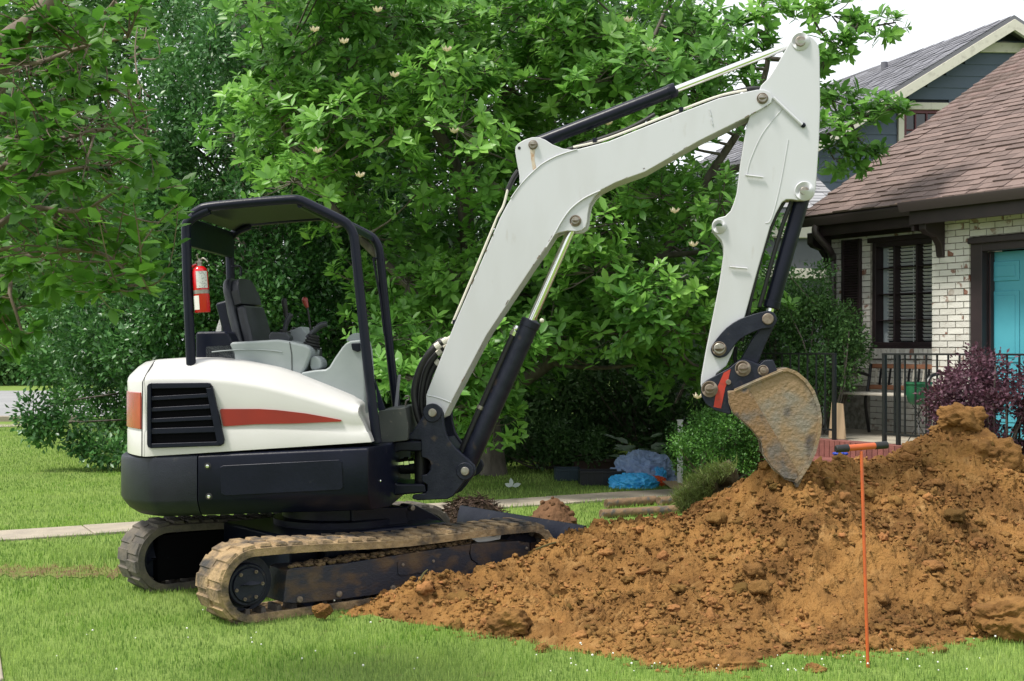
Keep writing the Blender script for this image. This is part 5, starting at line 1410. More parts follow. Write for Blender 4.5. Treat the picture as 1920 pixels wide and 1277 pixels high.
# right slope
e2 = Vector(K(2 * pk[0] - rk[0] + .3, -.4, rk[1] - .3 * gs)); e3 = e2 + rdir * Lr
mk('roof', G().add([p0, e2, e3, p1, p0 + th, e2 + th, e3 + th, p1 + th], [(0, 1, 2, 3), (7, 6, 5, 4), (0, 4, 5, 1), (1, 5, 6, 2), (2, 6, 7, 3), (3, 7, 4, 0)]), M_gshing, GH, smooth=False)
sx = (p0 - e0); sl_ = sx.length; sx.normalize(); nn_ = rdir.cross(sx).normalized()
if nn_.z < 0: nn_ = -nn_
uax = sx.cross(nn_).normalized()
uax = rdir.copy()
shingles(ro, M_gshing, e0 + Vector((0, 0, .004)), uax, sx, nn_, Lr, sl_, .25, .4, .16, 260, 8)
# rake board and soffit
for a, b2 in ((e0, p0), (p0, e2)):
    d = (b2 - a); q = Vector((0, 0, -.26)); s_ = rdir * .05; t_ = Vector((0, 0, -.072))
    mk('rake_board', G().add([a + t_ - s_ * .4, b2 + t_ - s_ * .4, b2 + q - s_ * .4, a + q - s_ * .4, a + t_ + s_, b2 + t_ + s_, b2 + q + s_, a + q + s_], [(3, 2, 1, 0), (4, 5, 6, 7), (0, 1, 5, 4), (2, 3, 7, 6), (0, 4, 7, 3), (1, 2, 6, 5)]), M_cream, GH, .004)
vp = Vector(P(1658, 148, 24.5)); mk('vent_pipe', G().cyl(vp - Vector((0, 0, .3)), vp + Vector((0, 0, .32)), .065, 14).lathe(vp - Vector((0, 0, .32)), (0, 0, 1), [(.22, 0), (.08, .14)], 14), mat('lead_pipe', (.12, .12, .14), .6), GH)
# lower porch roof of the grey house and its beam
lp = Frame(*K(0, -1.6, 0)[:2], 4.0)
a0, a1 = lp.hit(1270, 320, 0), lp.hit(1545, 392, 0)
zp = a1[1]
q0 = Vector(lp(a0[0], 0, zp)); q1 = Vector(lp(a1[0] + .35, 0, zp)); up = Vector((K.n[0] * 1.6, K.n[1] * 1.6, .75))
lr = mk('porch_roof', G().add([q0, q1, q1 + up, q0 + up, q0 + th, q1 + th, q1 + up + th, q0 + up + th], [(0, 1, 2, 3), (7, 6, 5, 4), (0, 4, 5, 1), (1, 5, 6, 2), (2, 6, 7, 3), (3, 7, 4, 0)]), M_gshing, GH, smooth=False)
uu_ = (q1 - q0).normalized(); ss_ = up.normalized()
shingles(lr, mat('pale_grey_shingle', (.34, .34, .35), .95, col2=(.25, .25, .27), scale=120, rnd=.15), q0 + Vector((0, 0, .004)), uu_, ss_, uu_.cross(ss_), (q1 - q0).length, up.length, .25, .4, .16, 90, 9)
mk('porch_beam', G().box(lp, a0[0], a1[0] + .2, .1, .25, zp - .45, zp - .08), M_cream, GH, .01)
mk('porch_wall', G().box(lp, a0[0], a1[0] + .2, .18, .3, .2, zp - .45), mat('grey_porch_wall', (.11, .12, .13), .8), GH, smooth=False)
zb2 = lp.hit(1520, 503, 0)[1]
mk('porch_rail_band', G().box(lp, a0[0], a1[0] + .2, .1, .2, zb2 - .16, zb2), M_cream, GH, .01)

# ================================================================== TREES AND SHRUBS
def limb(pts, r0, r1, g, n=8, k=6):
    l = smooth_line([P(*p) if p[1] > 30 or len(p) == 3 else p for p in pts], k)
    m = len(l); rr = [r0 + (r1 - r0) * (i / (m - 1)) ** .8 for i in range(m)]
    g.tube(l, rr, n); return l
def whorls(pts, outs, n_leaf, size, var, tmpl=LEAF_BIG, droop=.25):
    """rosettes of leaves around twig tips"""
    Ps, Ds, Ns, Ss, Vs = [], [], [], [], []
    for p, o, vv in zip(pts, outs, var):
        o = np.array(o, float); o /= np.linalg.norm(o) + 1e-9
        a = np.cross(o, (0.3, .2, 1.)); a /= np.linalg.norm(a) + 1e-9; b2 = np.cross(o, a)
        n = random.randint(n_leaf - 4, n_leaf + 3); ph, ws = random.uniform(0, 6.28), random.uniform(.6, 1.15); 
        for i in range(n):
            t = ph + i * 2.399; el = .25 + .75 * (i / n)       # inner leaves stand up, outer ones spread
            d = (a * math.cos(t) + b2 * math.sin(t)) * (1.15 - .55 * el) + o * (el * .75 - droop * .3)
            d = d + RNG.normal(size=3) * .12
            nn = o * 1.0 - d * .3 + RNG.normal(size=3) * .15
            Ps.append(p + o * (-.05 + .06 * i / n)); Ds.append(d); Ns.append(nn)
            Ss.append(size * ws * random.uniform(.65, 1.2)); Vs.append(min(1, max(0, vv + random.gauss(0, .1))))
    return (np.array(Ps), np.array(Ds), np.array(Ns), np.array(Ss), np.array(Vs), tmpl)

# ---- magnolia behind the boom
random.seed(21)
MG = thing('magnolia_tree', 'spreading magnolia with glossy bright green leaf rosettes behind the boom', 'tree', (*gnd(925, 885), 0))
tg = G()
base = (926, 895, 16.3)
limbs = []
limbs.append(limb([base, (918, 820, 16.3), (905, 700, 16.2), (882, 500, 16.0), (862, 340, 15.8), (800, 200, 15.6), (740, 40, 15.4), (715, -60, 15.4)], .19, .03, tg, 12))
limbs.append(limb([(862, 340, 15.8), (908, 255, 15.6), (980, 120, 15.4), (1040, -20, 15.2)], .075, .02, tg))
limbs.append(limb([(912, 760, 16.2), (1030, 680, 15.8), (1150, 580, 15.2), (1240, 480, 14.8), (1330, 330, 14.3), (1400, 220, 14.0), (1440, 110, 13.8), (1425, -30, 13.7)], .10, .022, tg))
limbs.append(limb([(882, 500, 16.0), (985, 420, 15.6), (1090, 260, 15.1), (1200, 120, 14.8), (1260, -10, 14.8)], .08, .02, tg))
limbs.append(limb([(905, 700, 16.2), (790, 560, 15.6), (650, 420, 15.1), (545, 270, 14.8), (500, 120, 14.8)], .08, .02, tg))
limbs.append(limb([(1330, 330, 14.3), (1430, 300, 14.0), (1560, 250, 13.7), (1650, 205, 13.5)], .05, .012, tg))
limbs.append(limb([(1440, 110, 13.8), (1530, 110, 13.7), (1600, 60, 13.6), (1680, 42, 13.5)], .03, .008, tg))
limbs.append(limb([(1240, 480, 14.8), (1330, 470, 14.3), (1400, 450, 14.0)], .04, .012, tg))
limbs.append(limb([(905, 620, 16.1), (960, 560, 15.4), (1060, 470, 14.9), (1150, 430, 14.6)], .05, .012, tg))
limbs.append(limb([(912, 780, 16.2), (880, 740, 15.6), (800, 720, 15.0), (740, 690, 14.6)], .05, .012, tg))
limbs.append(limb([(1030, 680, 15.8), (1120, 690, 15.2), (1250, 680, 14.6), (1370, 700, 14.2)], .04, .01, tg))
LP = [p for l in limbs for p in l[4:]]
poly = [(470, -70), (1290, -70), (1300, 60), (1360, 240), (1400, 400), (1420, 560), (1400, 690), (1300, 720), (1190, 640), (1060, 610), (1010, 690), (950, 790), (800, 790), (715, 620), (690, 420), (560, 360), (470, 250)]
cl = []
for (px, py) in sample_poly(poly, 250):
    D = 13.2 + 3.2 * random.random() + (.8 if 700 < px < 900 and 300 < py < 620 else 0)
    if px > 1285 and 235 < py < 345: continue
    # holes where dark interior and limbs show
    if math.hypot(px - 860, (py - 400) * .8) < 75 and D < 15.6: continue
    if math.hypot(px - 800, py - 480) < 60 and D < 15.6: continue
    cl.append((P(px, py, D), random.uniform(.34, .58)))
for px, py, r_ in [(1400, 60, .3), (1440, 20, .25), (1520, 20, .22), (1560, 30, .3), (1600, 55, .28), (1660, 45, .2), (1545, 110, .28), (1580, 90, .22), (1420, 110, .25), (1400, 160, .25), (1500, 150, .2), (1330, 110, .3), (1340, 40, .25),
                   (1560, 190, .26), (1610, 210, .22), (1650, 200, .18), (1600, 285, .24), (1565, 300, .24), (1570, 240, .22), (1630, 280, .14), (1685, 205, .1), (1480, 240, .3), (1450, 345, .2), (1300, 160, .3)]:
    cl.append((P(px, py, random.uniform(13.2, 13.8)), r_))
for px, py in [(735, 715), (925, 800), (850, 765), (960, 650), (880, 690), (780, 640), (940, 730), (720, 640)]: cl.append((P(px, py, random.uniform(13.2, 14.2)), random.uniform(.28, .42)))
wp, wo, wv = [], [], []
for c, r_ in cl:
    cv = Vector(c); q = min(LP, key=lambda p: (p - cv).length)
    st = curve_pts(q, cv, 4, .06, .06)
    tg.tube(st, [.02, .016, .012, .010, .008], 5)
    n = max(6, int(112 * r_ * r_ + 7)); tone = random.uniform(.25, .7)
    for _ in range(n):
        d = RNG.normal(size=3); d[2] += .35; d[1] -= .35; d /= np.linalg.norm(d)
        rr_ = r_ * (random.uniform(.5, 1.1)); p = np.array(c) + d * rr_ * np.array((1.15, 1, .8))
        o = d * .6 + np.array((0, -.15, .75)) + RNG.normal(size=3) * .25
        wp.append(p); wo.append(o); wv.append(np.clip(tone + random.gauss(0, .12), 0, 1))
        if random.random() < .35: tg.tube([cv + (Vector(p) - cv) * .1, cv.lerp(Vector(p), .6) + Vector((0, 0, -.03)), Vector(p)], [.007, .005, .004], 4, caps=False)
mk('trunk', tg, M_bark, MG, sharp=80)
leaf_obj('crown', [whorls(wp, wo, 9, .155, wv)], M_mag, MG)
print('whorls', len(wp))
for i, (px, py) in enumerate([(708, 23), (838, 97), (740, 145), (645, 82), (852, 250), (1178, 42), (1222, 98), (1265, 400), (1300, 463), (675, 333), (595, 287), (1308, 748), (1140, 235), (590, 60)]):
    x, y, z = P(px, py, 13.0); g = G()
    for k_ in range(7):
        a = k_ * .9; d = Vector((math.cos(a), math.sin(a) * .7 - .3, .55)).normalized(); s_ = d.cross(Vector((0, 0, 1))).normalized(); up_ = s_.cross(d)
        L_ = .075; o = Vector((x, y, z))
        g.add([o, o + d * L_ * .5 + s_ * .022, o + d * L_ + up_ * .02, o + d * L_ * .5 - s_ * .022], [(0, 1, 2, 3)])
    mk('flower', g, M_flower, MG, smooth=False)

# ---- big holly behind the cab
random.seed(31)
HT_ = thing('holly_tree', 'large dense dark evergreen holly reaching the lawn behind the cab', 'tree', (*gnd(430, 860), 0))
tg = G()
hc = gnd(430, 860); tg.tube(smooth_line([(hc[0], hc[1] + .8, 0), (hc[0] + .1, hc[1] + .8, 2.5), (hc[0], hc[1] + .9, 5), (hc[0] - .1, hc[1] + .9, 8)], 4), [.22] * 5 + [.17] * 4 + [.1] * 4, 10)
poly = [(95, 640), (60, 560), (180, 420), (220, 250), (300, 120), (330, -60), (800, -60), (790, 250), (770, 420), (800, 600), (790, 800), (330, 850), (210, 840), (120, 800), (85, 770), (140, 740), (110, 700)]
C, Rr = [], []
for px, py in sample_poly(poly, 420):
    t = (px - 430) / 380.
    D = 16.4 + 2.0 * t * t + .9 * ((350 - py) / 400) ** 2 + random.random() ** 1.3 * 1.9
    C.append(P(px, py, D)); Rr.append(random.uniform(.26, .48))
for px, py in [(70, 795), (95, 800), (130, 790), (80, 812), (60, 770), (120, 740), (90, 700), (70, 690), (150, 830), (210, 850), (260, 855), (180, 845), (240, 840), (60, 655)]:
    C.append(P(px, min(py, 850), 16.8)); Rr.append(random.uniform(.2, .3))
for c in C[::4]:
    tg.tube(curve_pts((hc[0], hc[1] + .8, max(.6, c[2] * .8)), c, 5, -.02, .05), [.03, .025, .02, .015, .012, .008], 5)
mk('trunk', tg, M_bark, HT_, sharp=80)
leaf_obj('crown', [clump_leaves(C, Rr, 270, .08, LEAF_SM, .85, .55, .34, .35)], M_holly, HT_)

# ---- dark hedge under and behind the magnolia
random.seed(41)
def bush(name, label, poly, n, D0, D1, rmin, rmax, per, size, m, cat='shrub', tmpl=LEAF_SM, stem=True, bias=None, group=None):
    cx = sum(p[0] for p in poly) / len(poly); yb = max(p[1] for p in poly)
    b = P(cx, yb, (D0 + D1) / 2)
    t = thing(name, label, cat, (b[0], b[1], 0), 0, group)
    C, Rr = [], []
    for px, py in sample_poly(poly, n):
        D = D0 + (D1 - D0) * random.random(); c = P(px, py, D); C.append((c[0], c[1], max(c[2], .08))); Rr.append(random.uniform(rmin, rmax))
    g = G()
    for c in C[::max(1, len(C) // 24)]:
        g.tube(curve_pts((b[0] + random.uniform(-.2, .2) * 1, b[1] + random.uniform(-.1, .1), 0), c, 4, -.03, .06), [.018, .015, .012, .009, .006], 5)
    mk('stems', g, M_bark, t, sharp=80)
    leaf_obj('foliage', [clump_leaves(C, Rr, per, size, tmpl, .85, .5, .22, .3)], m, t)
    return t
bush('hedge', 'dark shaded evergreen hedge under the magnolia behind the lift cylinder', [(640, 380), (1000, 380), (1000, 850), (940, 870), (640, 850)], 120, 18.2, 20.2, .4, .65, 230, .09, M_hedge)
bush('hedge', 'dark shaded evergreen hedge beside the blue tarp under the magnolia', [(980, 470), (1240, 470), (1450, 560), (1450, 835), (1250, 845), (980, 860)], 125, 17.2, 19.2, .35, .6, 230, .085, M_hedge)
bush('hedge', 'added back row of hedge closing bright gaps between the trunk and the grey house', [(880, 440), (1260, 440), (1330, 560), (1330, 800), (880, 830)], 130, 20.2, 21.4, .5, .75, 230, .12, M_hedge)  # extra foliage row added to stop bright ground speckling through the hedge
bush('hedge', 'added back hedge blocking sky specks behind the holly and open cab', [(380, 380), (800, 380), (800, 760), (380, 760)], 110, 20.4, 21.6, .5, .8, 220, .13, M_hedge)  # added behind the holly so no sky sparkles through at the cab
bush('ground_cover', 'low dark leafy ground cover between trunk and tarp', [(930, 800), (1120, 800), (1140, 856), (930, 858)], 50, 16.5, 17.6, .12, .22, 150, .06, M_hedge)
bush('tall_hedge', 'tall dark background tree screening the grey house above the boom', [(520, -80), (1280, -80), (1285, 120), (1255, 420), (560, 480)], 190, 20.4, 21.6, .5, .9, 230, .12, M_bgleaf, 'tree')
bush('background_tree', 'dense far tree rising above the left branches', [(-60, -90), (560, -90), (560, 330), (330, 520), (-60, 560)], 260, 24, 28, .6, 1.05, 230, .14, M_bgleaf, 'tree')
bush('roadside_shrubs', 'mid green roadside shrubs beyond the street at far left', [(-60, 575), (60, 590), (150, 640), (260, 650), (260, 715), (-60, 716)], 95, 56, 62, .8, 1.5, 190, .26, M_bgleaf)
bush('roadside_tree', 'dark far tree over the roadside shrubs at far left', [(-60, 380), (330, 380), (330, 640), (150, 600), (-60, 590)], 110, 58, 66, 1.6, 2.6, 200, .4, M_hedge, 'tree')
# ---- small shrubs
bush('boxwood_shrub', 'low rounded bright green boxwood left of the bucket', [(1258, 850), (1255, 820), (1280, 795), (1320, 780), (1380, 782), (1420, 810), (1440, 850), (1430, 885), (1280, 885)], 95, 13.1, 14.2, .12, .2, 150, .032, M_box)
bush('nandina_shrub', 'feathery dark green nandina growing against the brick house corner', [(1470, 640), (1450, 560), (1480, 515), (1530, 500), (1580, 520), (1610, 560), (1620, 640), (1600, 690), (1560, 760), (1450, 780)], 120, 13.6, 14.5, .14, .24, 150, .04, M_nand)
bush('laurel_shrub', 'shaded green shrub in the gap behind the bucket linkage', [(1420, 540), (1480, 520), (1500, 640), (1480, 800), (1420, 800)], 60, 14.6, 15.8, .2, .32, 130, .06, M_hedge)
bush('purple_shrub', 'plum purple leafy shrub in front of the right porch railing', [(1735, 745), (1760, 700), (1800, 668), (1850, 670), (1900, 690), (1990, 680), (2020, 880), (1880, 900), (1840, 860), (1760, 820)], 130, 10.75, 11.5, .10, .19, 120, .042, M_purple)
# ---- hosta
HS = thing('hosta', 'broad leaved hosta with pale rims in the shade behind the tarp', 'plant', P(1205, 870, 16.2))
Ps, Ds, Ns = [], [], []
for i in range(34):
    a = random.uniform(0, 6.28); rr_ = random.uniform(.05, .35); c = P(1208, 850, 16.0)
    Ps.append((c[0] + rr_ * math.cos(a), c[1] + rr_ * math.sin(a), random.uniform(.05, .5))); Ds.append((math.cos(a), math.sin(a), random.uniform(-.2, .5))); Ns.append((0, -.3, 1))
leaf_obj('foliage', [(np.array(Ps), np.array(Ds, float), np.array(Ns, float), RNG.uniform(.18, .28, 34), RNG.uniform(.3, .8, 34), LEAF_OVAL)], mat('hosta_leaf', (.06, .12, .05), .45, trans=.2, attr=True), HS)

# ---- crape myrtle at the left edge, close to the eye
random.seed(51)
CM = thing('crape_myrtle', 'nearby crape myrtle whose leafy branches hang in from the left', 'tree', (-2.75, 5.1, 0))
tg = G()
def cl_(pts, r0, r1, n=8):
    l = smooth_line(pts, 6); m = len(l); tg.tube(l, [r0 + (r1 - r0) * i / (m - 1) for i in range(m)], n); return l
lim = []
lim.append(cl_([(-2.75, 5.1, 0), (-2.72, 5.1, .9), (-2.6, 5.1, 1.7), P(-60, 300, 5.1), P(0, 105, 5.1), P(60, 45, 5.1), P(105, -10, 5.1), P(150, -90, 5.0)], .085, .028, 12))
b1 = Vector((-2.6, 5.1, 1.7))
for pts, r in [([b1, P(-20, 300, 5.0), P(30, 262, 4.95), P(90, 265, 4.9), P(180, 245, 4.9), P(260, 235, 4.9)], .02),
               ([b1, P(-20, 340, 5.2), P(15, 310, 5.2), P(60, 330, 5.2), P(150, 315, 5.2), P(210, 310, 5.1)], .017),
               ([b1, P(0, 420, 5.3), P(60, 390, 5.3), P(150, 395, 5.2), P(230, 350, 5.1)], .016),
               ([b1, P(-10, 470, 5.0), P(50, 480, 5.0), P(130, 470, 4.95), P(200, 480, 4.9), P(270, 540, 4.85)], .016),
               ([b1, P(-10, 520, 5.1), P(20, 560, 5.0), P(40, 620, 5.0)], .013),
               ([P(0, 105, 5.1), P(60, 120, 5.0), P(150, 90, 4.9), P(240, 70, 4.9)], .014),
               ([P(30, 75, 5.1), P(60, 30, 5.2), P(70, -30, 5.2)], .02),
               ([P(60, 45, 5.1), P(120, 60, 5.2), P(200, 20, 5.2), P(230, -30, 5.2)], .014),
               ([b1, P(-20, 240, 5.4), P(60, 200, 5.4), P(160, 180, 5.4), P(260, 160, 5.4)], .015)]:
    lim.append(cl_(pts, r, .005))
LP2 = [p for l in lim for p in l if -2.4 < p.x and p.z > 1.0]
poly = [(-60, -60), (240, -60), (290, 50), (200, 110), (255, 160), (240, 240), (320, 290), (365, 400), (325, 425), (300, 440), (290, 560), (240, 590), (150, 560), (90, 560), (60, 660), (-60, 690)]
tips = sample_poly(poly, 290)
Ps, Ds, Ns, Ss, Vs = [], [], [], [], []
seedg = G()
for px, py in tips:
    D = random.uniform(4.4, 6.2); e = Vector(P(px, py, D)); q = min(LP2, key=lambda p: (p - e).length)
    if (q - e).length > .55: q = e + (q - e).normalized() * .4
    st = curve_pts(q, e, 7, random.uniform(-.05, .15), .08)
    tg.tube(st, [.0045, .004, .0038, .0034, .003, .0026, .0022, .0018], 4, caps=False)
    tone = random.uniform(.2, .7)
    L_ = (e - q).length
    for i in range(2, 8):
        for s_ in (-1, 1):
            if random.random() < .12: continue
            t_ = (st[i] - st[i - 1]).normalized(); side = t_.cross(Vector((0, 0, 1))).normalized() * s_
            d = t_ * .5 + side * .9 + Vector(RNG.normal(size=3)) * .3
            Ps.append(st[i]); Ds.append(d); Ns.append(Vector((0, -.25, 1)) + Vector(RNG.normal(size=3)) * .4); Ss.append(random.uniform(.048, .082)); Vs.append(np.clip(tone + random.gauss(0, .12), 0, 1))
    for k_ in range(3):
        Ps.append(e); Ds.append((e - q).normalized() + Vector(RNG.normal(size=3)) * .5); Ns.append(Vector((0, -.25, 1)) + Vector(RNG.normal(size=3)) * .4); Ss.append(random.uniform(.055, .088)); Vs.append(np.clip(tone + .1, 0, 1))
for px, py in [(150, 250), (230, 245), (100, 265), (60, 270), (200, 310), (150, 305), (270, 240), (250, 190), (130, 130), (90, 110), (260, 270), (180, 240), (40, 130)]:
    for _ in range(9):
        c = Vector(P(px + random.gauss(0, 22), py + random.gauss(0, 12), random.uniform(4.7, 5.0))); seedg.ico(c, random.uniform(.004, .007), 1, .2)
        tg.tube([c, c + Vector(RNG.normal(size=3)) * .04], .0018, 4, caps=False)
mk('trunk', tg, M_barkc, CM, sharp=80)
leaf_obj('crown', [(np.array(Ps), np.array(Ds), np.array(Ns), np.array(Ss), np.array(Vs), LEAF_OVAL)], M_crape, CM)
mk('seed_capsules', seedg, mat('dry_capsule', (.05, .03, .022), .8), CM)['kind'] = 'stuff'

# ================================================================== SMALL THINGS
# soil probe: orange T rod pushed into the lawn
fb = gnd(1628, 1252); tb = P(1615, 846, 6.52)
PR = thing('soil_probe', 'orange T handled soil probe standing upright in the lawn', 'probe', (fb[0], fb[1], 0))
mk('rod', G().cyl((fb[0], fb[1], -.05), tb, .0085, 12), M_orangerod, PR)
h0, h1 = Vector(P(1567, 842, 6.5)), Vector(P(1664, 834, 6.56)); hd = (h1 - h0)
mk('handle', G().cyl(h0 + hd * .24, h0 + hd * .76, .0165, 18), M_orangerod, PR)
for a, b2 in ((0, .25), (.75, 1)): mk('grip', G().lathe(h0 + hd * a, hd, [(.015, 0), (.0195, .004), (.0195, hd.length * .25 - .004), (.015, hd.length * .25)], 18), M_rubber, PR)
# pipes lying by the walkway
for (p, q, r_, lab) in [((1127, 960), (1285, 950), .045, 'front muddy pipe lying on the grass behind the heap'), ((1137, 941), (1228, 934), .048, 'rear muddy pipe lying beside the walkway'), ((1236, 937), (1330, 930), .05, 'dark ended pipe piece lying beyond the front pipe')]:
    D0 = CAMH * FPX / (p[1] + 12 - CY); D1 = CAMH * FPX / (q[1] + 12 - CY)
    a, b2 = Vector(P(p[0], p[1], D0)), Vector(P(q[0], q[1], D1)); d = (b2 - a); L_ = d.length; a.z = b2.z = r_ - .005; d = (b2 - a).normalized()
    t = thing('drain_pipe', lab, 'pipe', a, 0, 'muddy pipes')
    mk('pipe_wall', G().lathe(a, d, [(r_ * .75, .06), (r_ * .78, 0), (r_, 0), (r_ * 1.02, .08), (r_ * .97, L_ * .4), (r_, L_ * .7), (r_, L_)], 20), M_pipe, t)
    mk('pipe_bore', G().lathe(a + d * .004, d, [(r_ * .77, 0), (r_ * .77, .03), (0, .03)], 16), M_dark, t)
# mulch heap, brown soil heap
def heap(name, label, px, py, rx, ry, hgt, m, fibre=0):
    x, y = gnd(px, py); n = 60; V = []; F = []
    for j in range(n):
        for i in range(n):
            a, b2 = (i / (n - 1) * 2 - 1) * 1.15, (j / (n - 1) * 2 - 1) * 1.15
            V.append((x + a * rx, y + b2 * ry, a, b2))
    V = np.array(V); r2 = np.hypot(V[:, 2], V[:, 3]); q = np.c_[V[:, 0], V[:, 1], V[:, 0] * 0 + px]
    z = hgt * np.clip(1 - r2 ** 2, -.2, 1) + (fbm(q * 6, 3) * .06 + np.abs(fbm(q * 18, 2)) * .03) * np.clip(1.2 - r2, 0, 1)
    idx = np.arange(n * n).reshape(n, n); F = np.stack([idx[:-1, :-1], idx[:-1, 1:], idx[1:, 1:], idx[1:, :-1]], -1).reshape(-1, 4)
    t = thing(name, label, 'heap', (x, y, 0)); mk_np('heap_body', np.c_[V[:, :2], z], F, m, t, np.full(n * n, .4), True)
    if fibre:
        k = RNG.integers(0, n * n, fibre); k = k[z[k] > .0]; Pp = np.c_[V[k, :2], z[k] + .005]; d = RNG.normal(size=(len(k), 3)); d[:, 2] *= .35
        leaf_obj('fibres', [(Pp, d, RNG.normal(size=(len(k), 3)) * .5 + (0, 0, 1), RNG.uniform(.05, .12, len(k)), RNG.random(len(k)), (LEAF_SM[0] * np.array((1, .22, 1)), LEAF_SM[1]))], m, t)['kind'] = 'stuff'
    else:
        g = G(); random.seed(px)
        for _ in range(90):
            k = random.randrange(n * n)
            if z[k] > .01: g.ico((V[k, 0], V[k, 1], z[k]), random.uniform(.012, .04), 1, .5)
        mk('clods', g, m, t, sharp=60)['kind'] = 'stuff'
heap('mulch_heap', 'dark brown stringy mulch heap behind the track', 886, 984, .36, .3, .24, M_mulch, 2600)
heap('soil_heap', 'small reddish brown soil heap near the front of the track', 1035, 992, .25, .3, .24, M_soil)
# tarp, bag, trays
def crumple(name, label, px, py, rx, ry, hgt, m, seed, cat, fold=1., sharp=1.2, nz=56):
    x, y = gnd(px, py); n = nz * 2; g = G(); random.seed(seed); o = RNG.uniform(-30, 30, 3); V = []
    for j in range(nz):
        for i in range(n):
            a = 2 * math.pi * i / n; t = j / (nz - 1)
            V.append((math.cos(a) * math.sin(t * math.pi / 2 * 1.0) , math.sin(a) * math.sin(t * math.pi / 2), math.cos(t * math.pi / 2) ** .6))
    V = np.array(V); q = V * np.array((rx, ry, hgt)) * 1.0
    rid = 1 - np.abs(fbm(V * 2.3 * fold + o, 3)) * 2; rid2 = 1 - np.abs(pnoise(V * 6 * fold + o)) * 2
    rid3 = 1 - np.abs(pnoise(V * 11 * fold + o)) * 2
    k = .9 + .30 * rid + .15 * rid2 + .06 * rid3 + .25 * pnoise(V * 1.4 + o)
    Q = q * k[:, None] + np.array((x, y, 0)); Q[:, 2] = np.maximum(Q[:, 2], .0)
    idx = np.arange(nz * n).reshape(nz, n); F = np.stack([idx[:-1], idx[1:], np.roll(idx[1:], -1, 1), np.roll(idx[:-1], -1, 1)], -1).reshape(-1, 4)
    ob = mk_np(name, Q, F, m, None, None, True); return props(ob, label, cat)
crumple('tarp', 'crumpled dull blue grey tarp piled behind the bright bag', 1206, 903, .30, .22, .27, M_tarp, 1, 'tarp')
crumple('plastic_bag', 'bright blue plastic bag in front of the grey blue tarp', 1187, 914, .22, .16, .13, M_bag, 2, 'bag', 1.3)
crumple('plastic_bag', 'small bright blue plastic bag at the right end of the tarp', 1234, 906, .08, .1, .16, M_bag, 3, 'bag', 1.3)
crumple('orange_pouch', 'bright orange crumpled pouch beside the blue plastic bag', 1225, 910, .13, .10, .085, M_orange, 4, 'pouch', 1.3)
def tray(name, label, px0, px1, py, hpx, depth, m):
    x0, y0 = gnd(px0, py); x1 = (px1 - CX) / FPX * y0; h_ = hpx * y0 / FPX
    t = thing(name, label, 'crate', ((x0 + x1) / 2, y0, 0)); Fd = Frame(x0, y0, 2); w = x1 - x0; th_ = .012
    for q in [(0, w, 0, th_, 0, h_), (0, w, depth - th_, depth, 0, h_), (0, th_, th_, depth - th_, 0, h_), (w - th_, w, th_, depth - th_, 0, h_)]: mk('side', G().box(Fd, *q), m, t, .003)
    mk('base', G().box(Fd, th_, w - th_, th_, depth - th_, .0, th_), m, t)
    mk('rim', G().box(Fd, -.012, w + .012, -.012, -.001, h_ - .025, h_), m, t, .003)
    for i in range(1, 6): mk('rib', G().box(Fd, w * i / 6 - .004, w * i / 6 + .004, -.006, -.0005, .01, h_ - .026), m, t)
tray('plastic_crate', 'low black plastic crate left of the blue tarp', 1088, 1172, 911, 27, .3, M_tray)
tray('plastic_crate', 'dark teal plastic crate at the left end of the row', 1042, 1090, 902, 22, .35, M_traybl)
tray('wooden_planter', 'long dark brown planter box behind the black crate', 1076, 1160, 884, 20, .3, mat('planter_brown', (.05, .028, .022), .8))
# corrugated cardboard on the ground
x0, y0 = gnd(1262, 921); n = 46; V = []; F = []
for i in range(n):
    for j in (0, 1): V.append((x0 + .0085 * i - j * .07, y0 + j * .45, .03 + .006 * math.sin(i * 1.6) + j * .04))
for i in range(n): 
    for j in (0, 1): V.append((V[2 * i + j][0], V[2 * i + j][1], V[2 * i + j][2] - .01))
for i in range(n - 1): F += [(2 * i, 2 * i + 2, 2 * i + 3, 2 * i + 1), (2 * n + 2 * i, 2 * n + 2 * i + 1, 2 * n + 2 * i + 3, 2 * n + 2 * i + 2), (2 * i, 2 * n + 2 * i, 2 * n + 2 * i + 2, 2 * i + 2)]
props(mk('corrugated_board', G().add(V, F), M_card), 'ribbed tan corrugated board lying right of the blue tarp', 'board')
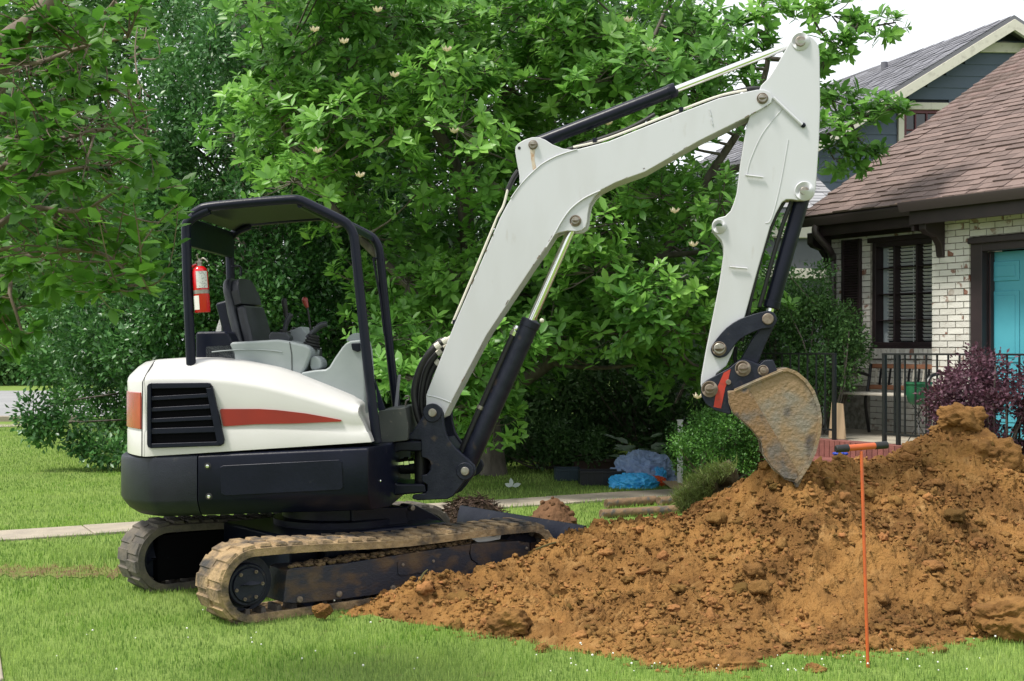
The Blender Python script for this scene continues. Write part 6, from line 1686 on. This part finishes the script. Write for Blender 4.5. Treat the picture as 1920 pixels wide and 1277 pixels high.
# pale fallen leaf, white marker post
c = gnd(960, 917); g = G()
for a, L_ in ((100, .10), (165, .09), (10, .11)):
    d = Vector((math.cos(R(a)), .15, abs(math.sin(R(a))) + .1)).normalized(); s_ = Vector((-d.z, 0, d.x)); o = Vector((c[0], c[1], .03))
    pts = [o, o + d * L_ * .35 + s_ * .025, o + d * L_ * .7 + s_ * .022, o + d * L_, o + d * L_ * .7 - s_ * .02, o + d * L_ * .35 - s_ * .024]
    k = len(g.v); g.add([p + Vector((0, -.004 * (i % 2), 0)) for i, p in enumerate(pts)] + [p + Vector((0, .004, 0)) for p in pts], [(0, 1, 2, 3, 4, 5), (11, 10, 9, 8, 7, 6)] + [(i, i + 6, (i + 1) % 6 + 6, (i + 1) % 6) for i in range(6)])
props(mk('fallen_petals', g, mat('pale_leaf', (.5, .55, .52), .6)), 'pale silvery fallen magnolia leaves on the shaded lawn', 'leaves')
x, y, z = P(1275, 790, 14.8)
mp = thing('marker_post', 'short white post beside the boxwood shrub', 'post', (x, y, 0))
mk('post', G().box(lambda a, b2, c2: (x + a, y + b2, c2), -.03, .03, -.03, .03, 0, z), M_plast, mp, .004)
mk('cap', G().box(lambda a, b2, c2: (x + a, y + b2, c2), -.036, .036, -.036, .036, z, z + .02), M_plast, mp, .004)
# overturned sod on the left flank of the heap
random.seed(61); Pp = []; Up = []
for (px, py) in sample_poly([(1268, 955), (1262, 930), (1285, 905), (1320, 882), (1350, 868), (1385, 872), (1370, 890), (1345, 900), (1335, 930), (1325, 965), (1295, 972)], 2600):
    D = 9.15 + random.uniform(-.12, .12); Pp.append(P(px, py, D)); Up.append((random.gauss(-.6, .5), random.gauss(-.5, .4), random.gauss(.35, .5)))
Pp = np.array(Pp); Up = unit(np.array(Up))
SD = thing('sod_clump', 'overturned clump of green sod on the left flank of the heap', 'sod', P(1300, 965, 9.2))
blades(Pp[:, 0], Pp[:, 1], Pp[:, 2], np.full(len(Pp), .006), RNG.uniform(.04, .1, len(Pp)), RNG.uniform(.2, .8, len(Pp)), .5, 'grass_blades', mat('sod_grass', (.15, .21, .05), .7, trans=.3, attr=True), Up, SD)['kind'] = 'stuff'
g = G()
for px, py, r_ in [(1300, 945, .1), (1325, 915, .1), (1360, 890, .09), (1290, 925, .07), (1318, 955, .09), (1345, 935, .1)]: g.ico(P(px, py, 9.3), r_, 2, .5)
mk('sod_root_mat', g, mat('sod_soil', (.06, .05, .02), 1., bump=.5), SD, sharp=80)
